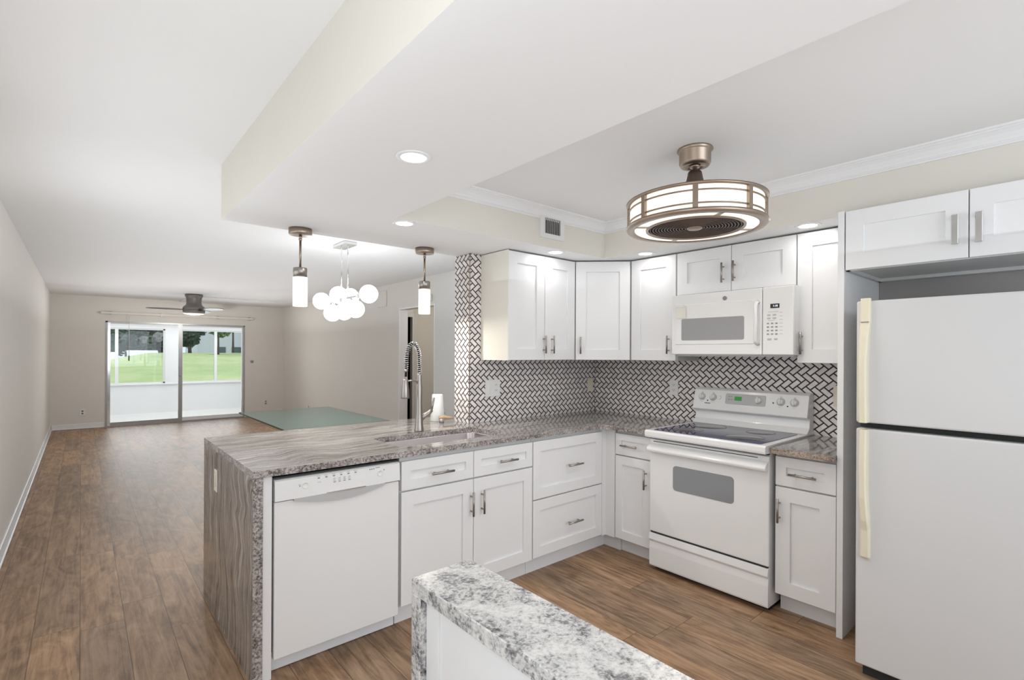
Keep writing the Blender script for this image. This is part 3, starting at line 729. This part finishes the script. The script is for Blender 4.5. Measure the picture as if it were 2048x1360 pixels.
# ---- tiled backsplash
tag(MB().box(2.135, 2.229, 2.948, 2.962, ZT, ZS-.001, 'tile').box(2.229, 3.508, 2.948, 2.962, ZT, 1.38, 'tile').build('tile_backsplash'), 'herringbone tile backsplash on the wall behind the sink side counter', 'tiled wall')
tag(MB().box(2.122, 2.136, 2.948, 3.135, ZT, ZS-.001, 'tile').build('tile_column_face'), 'narrow full height strip of herringbone tile on the wall end facing the peninsula', 'tiled wall')
tag(MB().box(3.508, 3.520, .859, 2.945, ZT+.0005, 1.43, 'tile').build('tile_backsplash'), 'herringbone tile backsplash on the wall behind the stove', 'tiled wall')
struct(MB().box(2.119, 2.124, 2.945, 2.950, ZT, ZS, 'bronze').build('trim_8'))
outlet('outlet', 'white double switch and outlet plate on the tile left under the upper cabinets', (2.333, 2.947, 1.16), 0, .138, .125, 'double')
outlet('light_switch', 'single tan switch plate on the tile near the corner', (3.44, 2.947, 1.145), 0, .07, .115, 'switch', 'ivory', cat='switch')
outlet('outlet', 'white outlet on the tile just left of the stove', (3.507, 2.152, 1.16), -PI/2, .074, .115, 'outlet')
outlet('outlet', 'ivory outlet on the tile between the stove and the tall panel', (3.507, 1.02, 1.17), -PI/2, .08, .125, 'outlet', 'ivory')
outlet('outlet', 'small outlet low on the far wall left of the sliding door', (.02, YF-.001, .30), 0, .08, .12, 'dark')
outlet('outlet', 'small outlet low on the far wall right of the sliding door', (3.13, YF-.001, .30), 0, .05, .09, 'dark', 'wall')
outlet('outlet', 'small outlet low on the living room right wall above the glass table', (3.499, 10.4, .30), -PI/2, .05, .09, 'dark', 'wall')
tag(MB().box(2.81, 2.87, YF-.03, YF, 1.19, 1.24, 'alu', .01).build('door_stop'), 'tiny metal stop on the far wall right of the sliding door', 'door stop')
tag(MB().box(3.47, 3.499, 5.70, 5.80, 2.10, 2.19, 'plastic', .006).build('door_chime'), 'small white box on the wall above the hall doorway', 'chime')
tag(MB().box(3.49, 3.5, 7.0, 7.3, 2.12, 2.36, 'wall', .003).build('return_vent'), 'flat pale grille high on the right wall behind the globe chandelier', 'vent')

# ---- upper cabinets
GU = 'white shaker wall cabinets'
ZU0, ZU1 = 1.371, 2.134
t = thing('wall_cabinet', 'white two door wall cabinet with a cream side, left end of the uppers', 'cabinet', (2.222, 2.635, 0), 0, GU)
MB().box(.004, .672, .021, .312, ZU0, ZU1, 'cabin').build('body', t)
o = MB().box(.0, .004, .004, .312, ZU0, ZU1, 'cream').build('side_panel', t); o['label'] = 'cream coloured side panel'
dr = shaker(.003, .347, ZU0+.002, ZU1-.006, 0, 'door', t, .078); handle(.13, True, dr, .334, 1.485, 0)
dr = shaker(.351, .672, ZU0+.002, ZU1-.006, 0, 'door', t, .078); handle(.13, True, dr, .417, 1.485, 0)
# diagonal corner
t = thing('corner_wall_cabinet', 'white diagonal corner wall cabinet with a single door', 'cabinet', (0, 0, 0), 0, GU)
MB().prism([(2.898, 2.945), (2.898, 2.666), (3.212, 2.352), (3.212, 2.336), (3.505, 2.334), (3.505, 2.945)], ZU0, ZU1, 'cabin').build('body', t)
L = math.hypot(.300, .300)
dh = bpy.data.objects.new('door', shaker(.006, L-.006, ZU0+.002, ZU1-.006, 0, 'tmpdoor', None, .078).data); bpy.data.objects.remove(bpy.data.objects['tmpdoor'])
COL.objects.link(dh); dh.parent = t; dh.location = (2.896, 2.635, 0); dh.rotation_euler = (0, 0, -PI/4)
handle(.13, True, dh, .042, 1.483, 0)
t = thing('wall_cabinet', 'white single door wall cabinet between the corner and the microwave', 'cabinet', (3.195, 2.332, 0), RZB, GU)
MB().box(.0, .386, .021, .312, ZU0, ZU1, 'cabin').build('body', t)
dr = shaker(.003, .380, ZU0+.002, ZU1-.006, 0, 'door', t, .078); handle(.13, True, dr, .329, 1.487, 0)
t = thing('wall_cabinet', 'short white two door wall cabinet above the microwave', 'cabinet', (3.195, 1.944, 0), RZB, GU)
MB().box(.0, .784, .021, .312, 1.832, ZU1, 'cabin').build('body', t)
dr = shaker(.003, .391, 1.834, ZU1-.006, 0, 'door', t, .075); handle(.13, True, dr, .341, 1.953, 0, m='nickel')
dr = shaker(.395, .781, 1.834, ZU1-.006, 0, 'door', t, .075); handle(.13, True, dr, .417, 1.956, 0, m='nickel')
t = thing('wall_cabinet', 'white single door wall cabinet between the microwave and the tall panel', 'cabinet', (3.195, 1.158, 0), RZB, GU)
MB().box(.0, .298, .021, .312, ZU0, ZU1, 'cabin').build('body', t)
dr = shaker(.003, .297, ZU0+.002, ZU1-.006, 0, 'door', t, .078); handle(.13, True, dr, .030, 1.487, 0)
t = thing('wall_cabinet', 'wide white two door cabinet above the fridge', 'cabinet', (2.89, .827, 0), RZB, GU)
MB().box(.002, .925, .021, .60, 1.855, 2.138, 'cabin').box(.002, .018, .021, .60, 1.838, 1.856, 'cabin').box(.002, .925, .021, .04, 1.838, 1.856, 'cabin').box(.002, .925, .56, .60, 1.838, 1.856, 'cabin').build('body', t)
dr = shaker(.003, .460, 1.842, 2.134, 0, 'door', t, .076); handle(.128, True, dr, .420, 1.964, 0, 1, 'chrome')
dr = shaker(.464, .922, 1.842, 2.134, 0, 'door', t, .076); handle(.128, True, dr, .497, 1.962, 0, 1, 'chrome')
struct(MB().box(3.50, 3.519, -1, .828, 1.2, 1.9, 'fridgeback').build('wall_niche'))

# ---- microwave
t = thing('microwave', 'white over the range microwave with keypad and a paper tag', 'microwave', (3.10, 1.922, 1.418), RZB)
MB().box(.004, .782, .03, .40, 0, .405, 'enamel').build('body', t)
d = MB()
d.box(.0, .606, -.002, .032, .0, .403, 'enamel', .006, 2).build('door', t); d = t.children[-1]
b = MB(); b.box(.03, .560, -.006, .001, .066, .335, 'enamel', .003); b.build('door_frame', d)
MB().prism(rrect(.077, .502, .094, .240, .012), -.0075, -.005, 'micglass', 'y').build('window', d)
hbm = MB(); hbm.tube([(.585, -.004, .318), (.585, -.032, .312), (.583, -.038, .29), (.587, -.040, .19), (.583, -.038, .09), (.585, -.032, .072), (.585, -.004, .066)], .011, 'enamel', 12); hbm.build('handle', d)
b = MB(); b.cyl((.377, -.0045, .358), (.377, -.002, .358), .0135, 'ink', 28)
b.lathe([(.0102, 0), (.0108, .0006), (.0114, 0)], (0, 0, 0), 'inklight', 24, mtx=Matrix.Translation((.377, -.0045, .358)) @ Matrix.Rotation(PI/2, 4, 'X'))
b.tube([(.371, -.005, .360), (.373, -.005, .364), (.3755, -.005, .361), (.3725, -.005, .356), (.376, -.005, .353), (.379, -.005, .357), (.379, -.005, .364), (.382, -.005, .362), (.3825, -.005, .354)], .0006, 'inklight', 6); b.build('emblem', d)
MB().box(.609, .782, -.002, .032, .0, .403, 'enamel', .006, 2).build('control_panel', t); cp = t.children[-1]
MB().box(.655, .706, -.0035, -.001, .276, .302, 'black').build('display', cp)
text_mesh('1:18', .016, 'digits', cp, 'clock_digits', (.683, -.004, .289), (PI/2, 0, 0))
b = MB()
for r in range(4):
    for c in range(3): b.box(.634+c*.024, .649+c*.024, -.0032, -.001, .118+r*.021, .128+r*.021, 'inklight', .001); b.box(.637+c*.024, .646+c*.024, -.0036, -.003, .121+r*.021, .1255+r*.021, 'ink')
for r in range(7): b.box(.706, .724, -.003, -.001, .122+r*.021, .125+r*.021, 'inklight')
for r in range(2):
    for c in range(2): b.box(.636+c*.032, .656+c*.032, -.003, -.001, .212+r*.019, .222+r*.019, 'inklight', .001)
b.box(.642, .70, -.003, -.001, .253, .256, 'inklight'); b.box(.642, .68, -.003, -.001, .203, .206, 'inklight')
b.box(.638, .662, -.003, -.001, .086, .098, 'inklight', .001); b.box(.676, .696, -.003, -.001, .088, .098, 'inklight', .001)
b.build('keypad', cp)
b = MB(); b.box(.018, .768, .05, .38, -.012, 0, 'alu'); b.build('vent_plate', t)
tg = thing('paper_tag', 'folded cream paper tag stuck on the microwave door corner', 'tag', (3.091, 1.922, 1.418), RZB)
MB().box(.046, .112, -.003, -.001, .245, .318, 'cream').box(.040, .098, -.006, -.003, .318, .338, 'plastic', .001).build('sheet', tg)

# ---- stove
t = thing('electric_range', 'white electric range with black ceramic cooktop and oven window', 'stove', (2.86, 1.932, 0), RZB)
MB().box(.003, .757, .02, .645, .03, .895, 'enamel').build('body', t)
MB().box(.002, .760, -.002, .02, .256, .862, 'enamel', .006, 2).build('oven_door', t); d = t.children[-1]
MB().prism(rrect(.174, .566, .556, .712, .022), -.0045, -.0015, 'greyglass', 'y').build('window', d)
b = MB(); b.prism([(.0, .835), (-.012, .833), (-.042, .812), (-.048, .800), (-.044, .786), (-.030, .780), (-.012, .786), (0, .79)], .004, .758, 'enamel', 'x', .004); b.build('handle', d)
MB().box(.03, .70, -.0035, -.001, .846, .850, 'gap').build('vent_slot', d)
b = MB(); b.prism([(-.002, .030), (-.006, .04), (-.006, .15), (-.001, .19), (-.012, .205), (-.006, .246), (.02, .246), (.02, .030)], .003, .759, 'enamel', 'x', .002); b.build('storage_drawer', t)
MB().box(.02, .745, .05, .6, .0, .03, 'black').build('foot', t)
MB().box(.006, .756, -.0, .02, .868, .880, 'gap').build('cooktop_gap', t)  # dark strip painting the shade under the cooktop edge
MB().box(.01, .752, .0, .02, .247, .255, 'gap').build('drawer_gap', t)  # dark strip painting the shade between drawer and oven door
b = MB(); b.prism([(-.062, .892), (-.058, .880), (.0, .878), (.60, .878), (.60, .926), (-.05, .926), (-.062, .918)], .0, .764, 'enamel', 'x', .003); b.build('cooktop_frame', t)
b = MB(); b.prism(rrect(.040, .724, -.022, .510, .015), .926, .9285, 'cooktop', 'z'); ct = b.build('cooktop_glass', t)
for x, y, r in ((.20, .13, .09), (.565, .13, .105), (.21, .385, .105), (.55, .385, .08)):
    MB().lathe([(0, .0006), (r-.003, .0006), (r, 0)], (x, y, .9286), 'burner', 48).lathe([(r+.001, .0004), (r+.003, .0006), (r+.005, .0004)], (x, y, .9286), 'ink', 48).build('burner', ct)
b = MB(); b.prism([(.645, .90), (.645, 1.176), (.598, 1.180), (.570, 1.165), (.536, 1.03), (.545, 1.022), (.575, 1.022), (.58, 1.01), (.575, .96), (.535, .928)], .0, .764, 'enamel', 'x', .003); bgd = b.build('backguard', t)
# backguard face runs from (y.570,z1.165) to (y.536,z1.03)
fa = math.atan2(.034, .135)
FM = Matrix.Translation((0, .536, 1.03)) @ Matrix.Rotation(-fa, 4, 'X')      # local: x, y = outward-negative, z up the face
def knob(x, z, r, m, par, nm='knob'):
    mt = FM @ Matrix.Translation((x, -.001, z)) @ Matrix.Rotation(PI/2, 4, 'X')
    b = MB(); b.lathe([(0, .02), (r*.72, .02), (r*.8, .017), (r, .004), (r, 0)], (0, 0, 0), m, 28, mtx=mt)
    b.lathe([(r+.002, .0), (r+.004, .0012), (r+.0055, 0)], (0, 0, 0), 'inklight', 28, mtx=mt)
    b.box(-r*.22, r*.22, -r*.9, r*.9, .018, .027, m, .002, mtx=mt); b.build(nm, par)
for x in (.063, .146, .602, .684): knob(x, .088, .021, 'plastic', bgd)
b = MB(); b.prism(rrect(.238, .508, .048, .122, .010), -.0025, .002, 'panelgrey', 'y', mtx=FM); dp = b.build('control_display', bgd)
knob(.462, .086, .023, 'plastic', dp)
MB().box(.302, .350, -.004, -.002, .075, .103, 'lcd', mtx=FM).build('clock', dp)
b = MB()
for x in (.258, .275): 
    for z in (.078, .098): b.box(x, x+.01, -.0035, -.002, z, z+.004, 'ink', mtx=FM)
for x, z in ((.37, .10), (.385, .10), (.37, .085), (.385, .07), (.40, .085), (.41, .10)): b.box(x, x+.008, -.0035, -.002, z, z+.0025, 'inklight', mtx=FM)
b.build('button_markings', dp)
b = MB()
for x, z in ((.108, .062), (.556, .078), (.645, .062)): b.cyl(FM @ Vector((x, -.0022, z)), FM @ Vector((x, 0, z)), .0045, 'gap', 12)
for x in (.063, .146, .602, .684): b.box(x-.005, x+.005, -.002, 0, .118, .1205, 'ink', mtx=FM); b.box(x-.010, x+.012, -.002, 0, .052, .0535, 'inklight', mtx=FM)
b.tube([FM @ Vector(p) for p in ((.19, -.002, .098), (.198, -.002, .10), (.206, -.002, .09), (.20, -.002, .078), (.19, -.002, .076))], .0012, 'inklight', 6)
b.build('dial_markings', bgd)
b = MB()
for k in range(7): b.box(.088+k*.006, .0925+k*.006, -.002, 0, .040, .045 if k % 2 else .047, 'ink', mtx=FM)
b.build('brand_marking', bgd)

# ---- fridge
t = thing('refrigerator', 'large white top freezer refrigerator with yellowed cream handles', 'refrigerator', (2.615, .702, 0), RZB)
MB().box(.004, .760, .07, .80, .02, 1.65, 'fridge', .004).build('body', t)
MB().box(.0, .764, 0, .062, 1.123, 1.658, 'fridge', .008, 3).build('freezer_door', t); d1 = t.children[-1]
MB().box(.0, .764, 0, .062, .055, 1.097, 'fridge', .008, 3).build('fridge_door', t); d2 = t.children[-1]
MB().box(.004, .76, .05, .075, 1.095, 1.125, 'gap').build('door_gap', t)  # dark strip painting the shade between the two doors
MB().box(.02, .744, .04, .07, .0, .052, 'gap').build('kick_grille', t)
def fh(zs, parent):
    tb = bmesh.new(); rings = []
    for z, xa, xb, o in zs:
        rings.append([tb.verts.new(p) for p in ((xa, .0, z), (xa, -o*.8, z), (xa+.006, -o, z), (xb-.006, -o, z), (xb, -o*.8, z), (xb, 0, z))])
    for A, B in zip(rings, rings[1:]):
        for k in range(6): tb.faces.new((A[k], A[(k+1) % 6], B[(k+1) % 6], B[k]))
    tb.faces.new(rings[0]); tb.faces.new(rings[-1][::-1]); bmesh.ops.recalc_face_normals(tb, faces=tb.faces)
    b = MB(); b._add(tb, 'ivory'); return b.build('handle', parent)
h1 = fh([(1.668, .020, .056, .018), (1.565, .018, .056, .022), (1.563, .018, .056, .020), (1.50, .018, .052, .034), (1.40, .016, .048, .045), (1.25, .016, .048, .045), (1.126, .018, .050, .042)], d1)
MB().box(.022, .052, -.024, -.010, 1.5625, 1.5655, 'ink').build('badge_line', h1)
h2 = fh([(1.096, .020, .050, .042), (.95, .018, .048, .045), (.80, .020, .050, .044), (.70, .024, .055, .034), (.665, .024, .056, .024), (.655, .022, .057, .022), (.54, .020, .057, .018), (.530, .024, .055, .010)], d2)

# ---- foreground half wall with white granite cap
t = thing('kitchen_island', 'narrow white island in the foreground topped with white and grey granite', 'island', (0, 0, 0))
MB().box(.566, .728, -1.2, 1.005, ZT-.034, ZT, 'gwhite', .002).build('granite_top', t)
MB().box(.566, .728, .967, 1.005, 0, ZT-.034, 'gwhite', .002, fn=None).build('granite_leg', t)
MB().box(.588, .715, -1.2, .966, 0, ZT-.034, 'cab').box(.582, .590, .918, .966, 0, ZT-.034, 'cab', .001).build('base', t)

# ================================================================== LIGHT FITTINGS
GD = 'recessed ceiling downlights'
def downlight(x, y, label, power=3.0, z=ZS):
    t = thing('recessed_light', label, 'ceiling light', (x, y, z), 0, GD)
    MB().lathe([(.046, -.0005), (.047, -.004), (.062, -.0035), (.066, 0), (.046, 0)], (0, 0, 0), 'trim', 40).build('trim_ring', t)
    MB().lathe([(0, -.003), (.046, -.003), (.046, 0), (0, 0)], (0, 0, 0), 'bulb', 36).build('lens', t)
    light('downlight', 'AREA', (0, 0, -.006), power, (1, .98, .95), .09, direction=(0, 0, -1), parent=t, spread=PI)
downlight(.925, 1.642, 'recessed round ceiling downlight, large one nearest the camera in the soffit', 2.2)
downlight(1.36, 2.515, 'recessed ceiling downlight between the two cylinder pendants near the tray corner', 2.2)
downlight(2.556, 2.515, 'recessed ceiling downlight above the two door cabinet left of the corner', .62)
downlight(3.070, 2.119, 'recessed ceiling downlight above the cabinet between corner and microwave', .62)
downlight(3.071, 1.057, 'recessed ceiling downlight above the cabinet next to the tall panel', .62)

def pendant(x, y, label):
    t = thing('pendant_light', label, 'pendant light', (x, y, ZS), 0, 'cylinder pendants over the peninsula')
    MB().lathe([(0, -.036), (.061, -.036), (.064, -.033), (.064, 0), (0, 0)], (0, 0, 0), 'bronze', 40).build('canopy', t)
    b = MB(); b.cyl((0, 0, -.036), (0, 0, -.06), .0085, 'bronze', 12); b.cyl((0, 0, -.058), (0, 0, -.232), .0065, 'bronze', 12); b.sphere((0, 0, -.062), .010, 'bronze', 14, 10); b.build('rod', t)
    MB().lathe([(0, -.228), (.037, -.228), (.039, -.231), (.039, -.283), (0, -.283)], (0, 0, 0), 'nickel', 36).build('cap', t)
    MB().lathe([(0, -.283), (.040, -.283), (.040, -.450), (.037, -.453), (0, -.453)], (0, 0, 0), 'shade', 36).build('glass_shade', t)
    light('pendant_lamp', 'AREA', (0, 0, -.456), 4.2, WARM, .07, direction=(0, 0, -1), parent=t)
pendant(.969, 3.036, 'nickel pendant with glowing white cylinder shade, over the peninsula farther from the tiled column')
pendant(1.796, 3.029, 'nickel pendant with glowing white cylinder shade, nearer the tiled column')

# globe chandelier
t = thing('globe_chandelier', 'chrome chandelier with seven white glass globes hanging over the glass table', 'chandelier', (1.875, 4.61, ZC))
MB().box(-.06, .06, -.14, .14, -.03, 0, 'chrome', .003).build('canopy', t)
for y in (-.075, .075): MB().cyl((0, y, -.03), (0, y, -.51), .0055, 'chrome', 12).build('rod', t)
b = MB(); b.cyl((0, .36, -.515), (0, -.34, -.515), .010, 'chrome', 16); b.build('bar', t)
gl = [(1.783, 4.95, 1.922), (1.853, 4.70, 1.965), (1.925, 4.60, 1.945), (1.950, 4.25, 1.944), (1.857, 4.86, 1.804), (1.899, 4.68, 1.810), (1.914, 4.45, 1.820)]
for gx, gy, gz in gl:
    p = Vector((gx-1.875, gy-4.61, gz-ZC)); q = Vector((0, max(-.34, min(.36, p.y)), -.515)); dd = (q-p)
    if dd.length < .02: dd = Vector((0, 0, .1))
    dn = dd.normalized(); ad = bpy.data.objects.new('x', None)
    arm = MB(); arm.cyl(q, p+dn*.078, .006, 'chrome', 10); arm.cyl(p+dn*.075, p+dn*.105, .017, 'chrome', 16); a = arm.build('arm', t)
    MB().sphere(p, .081, 'globe', 32, 20).build('globe', a)

# living room fan
t = thing('ceiling_fan', 'brushed nickel flush ceiling fan with grey blades in the far living room', 'ceiling fan', (1.522, 10.5, ZC-.0))
MB().lathe([(0, 0), (.135, 0), (.14, -.03), (.128, -.05), (.12, -.07), (.115, -.15), (.125, -.19), (.165, -.225), (.172, -.25), (.172, -.265), (.160, -.27), (.172, -.275), (.172, -.32), (.160, -.34), (0, -.34)], (0, 0, 0), 'darknickel').build('motor_housing', t)
MB().lathe([(.158, -.338), (.150, -.352), (.08, -.362), (0, -.364)], (0, 0, 0), 'fancap').build('light_cap', t)
for k, az in enumerate((-20-40.58, 100-40.58, 220-40.58)):
    b = MB(); b.prism([(.15, -.035), (.30, -.065), (.50, -.07), (.66, -.03), (.70, .02), (.62, .06), (.40, .062), (.15, .03)], -.004, .004, 'blade')
    o = b.build('blade', t); o.location = (0, 0, -.275); o.rotation_euler = (math.radians(-13), 0, math.radians(az))
light('fan_lamp', 'POINT', (0, 0, -.385), 34, (1, .97, .94), .03, parent=t)

# kitchen drum fan light
t = thing('drum_fan_light', 'bronze drum ceiling fan light with cream glowing panels hanging in the kitchen', 'ceiling fan light', (2.216, 1.255, ZC))
MB().lathe([(0, -.045), (.080, -.045), (.082, -.052), (.074, -.060), (.072, -.063), (.072, -.112), (.064, -.126), (.04, -.128), (.038, -.122), (0, -.122)], (0, 0, 0), 'bronze').build('canopy', t)
MB().lathe([(0, -.12), (.024, -.12), (.024, -.132), (.0145, -.134), (.0145, -.160), (0, -.16)], (0, 0, 0), 'bronze', 24).build('rod', t)
MB().lathe([(0, -.148), (.024, -.148), (.031, -.154), (.036, -.18), (.045, -.215), (.060, -.245), (.085, -.268), (.12, -.28), (.29, -.290), (.29, -.294), (0, -.294)], (0, 0, 0), 'dark_bronze').build('motor_cone', t)
ZD0, ZD1 = 2.022-ZC, 2.143-ZC
sh = MB().lathe([(.300, ZD0+.004), (.300, ZD1-.004)], (0, 0, 0), 'drumshade', 72).build('drum_shade', t)
b = MB(); b.lathe([(.298, ZD1-.010), (.316, ZD1-.010), (.318, ZD1), (.296, ZD1+.004), (.290, ZD1)], (0, 0, 0), 'bronze', 72); b.build('top_rim', t)
b = MB(); b.lathe([(.300, ZD0+.012), (.316, ZD0+.012), (.320, ZD0+.004), (.312, ZD0-.006), (.280, ZD0-.006), (.277, ZD0)], (0, 0, 0), 'bronze', 72); b.build('bottom_rim', t)
for z in (ZD0+.030, ZD1-.036): MB().lathe([(.301, z), (.306, z), (.306, z+.006), (.301, z+.006)], (0, 0, 0), 'bronze', 72).build('band', t)
for k in range(8):
    a = math.radians(30+45*k); mt = Matrix.Rotation(a, 4, 'Z')
    MB().box(.298, .314, -.011, .011, ZD0, ZD1, 'bronze', .001, mtx=mt).build('post', t)
MB().lathe([(.222, ZD0-.002), (.280, ZD0-.002)], (0, 0, 0), 'drumring', 72).build('ring_diffuser', t)
b = MB()
for k in range(4): mt = Matrix.Rotation(math.radians(52.5+90*k), 4, 'Z'); b.box(.215, .285, -.010, .010, ZD0-.006, ZD0, 'bronze', mtx=mt)
b.lathe([(.226, ZD0), (.224, ZD0-.008), (.214, ZD0-.008), (.212, ZD0)], (0, 0, 0), 'bronze', 72); b.build('grille_frame', t)
b = MB(); b.lathe([(0, ZD0+.03), (.215, ZD0+.03), (.215, ZD0)], (0, 0, 0), 'black', 72)
for k in range(13): r = .040+k*.0135; b.lathe([(r, ZD0-.002), (r+.003, ZD0-.004), (r+.006, ZD0-.002), (r+.003, ZD0+.001), (r, ZD0-.002)], (0, 0, 0), 'dark_bronze', 72)
for k in range(8): mt = Matrix.Rotation(math.radians(45*k), 4, 'Z'); b.box(.03, .215, -.0025, .0025, ZD0-.001, ZD0+.004, 'dark_bronze', mtx=mt)
b.build('grille', t)
MB().lathe([(0, ZD0-.008), (.030, ZD0-.008), (.036, ZD0-.003), (.036, ZD0), (0, ZD0)], (0, 0, 0), 'bronze', 32).build('hub', t)
light('drum_lamp', 'AREA', (0, 0, ZD0-.02), 5, WARM, .5, direction=(0, 0, -1), parent=t)
light('drum_uplamp', 'AREA', (0, 0, ZD1+.012), .6, WARM, .5, direction=(0, 0, 1), parent=t)

# air register on the soffit face
t = thing('air_vent', 'small white air register on the soffit beside the crown moulding', 'vent', (2.435, 2.437, 2.28))
b = MB()
for x0, x1, z0, z1 in ((-.115, .115, .055, .085), (-.115, .115, -.08, -.05), (-.115, -.075, -.05, .055), (.075, .115, -.05, .055)): b.box(x0, x1, -.016, 0, z0, z1, 'plastic')
b.build('frame', t)
b = MB()
for k in range(9): x = -.068+k*.017; b.box(x-.003, x+.003, -.013, -.002, -.05, .055, 'alu')
b.build('louvre', t)
MB().box(-.075, .075, -.0015, 0, -.05, .055, 'outletdark').build('duct_opening', t)

# ================================================================== GLASS TABLE
t = thing('glass_dining_table', 'green tinted glass dining table behind the peninsula', 'table', (1.855, 5.42, 0))
MB().box(-.505, .505, -.80, .88, .726, .740, 'tglass', fn=lambda f: 'tedge' if abs(f.normal.z) < .5 else None).build('glass_top', t)
MB().box(-.24, .24, -.46, .30, 0.04, .70, 'frost', .01, 2).box(-.27, .27, -.5, .34, 0, .04, 'frost', .01).box(-.05, .05, -.1, .0, .70, .726, 'chrome').build('pedestal', t)
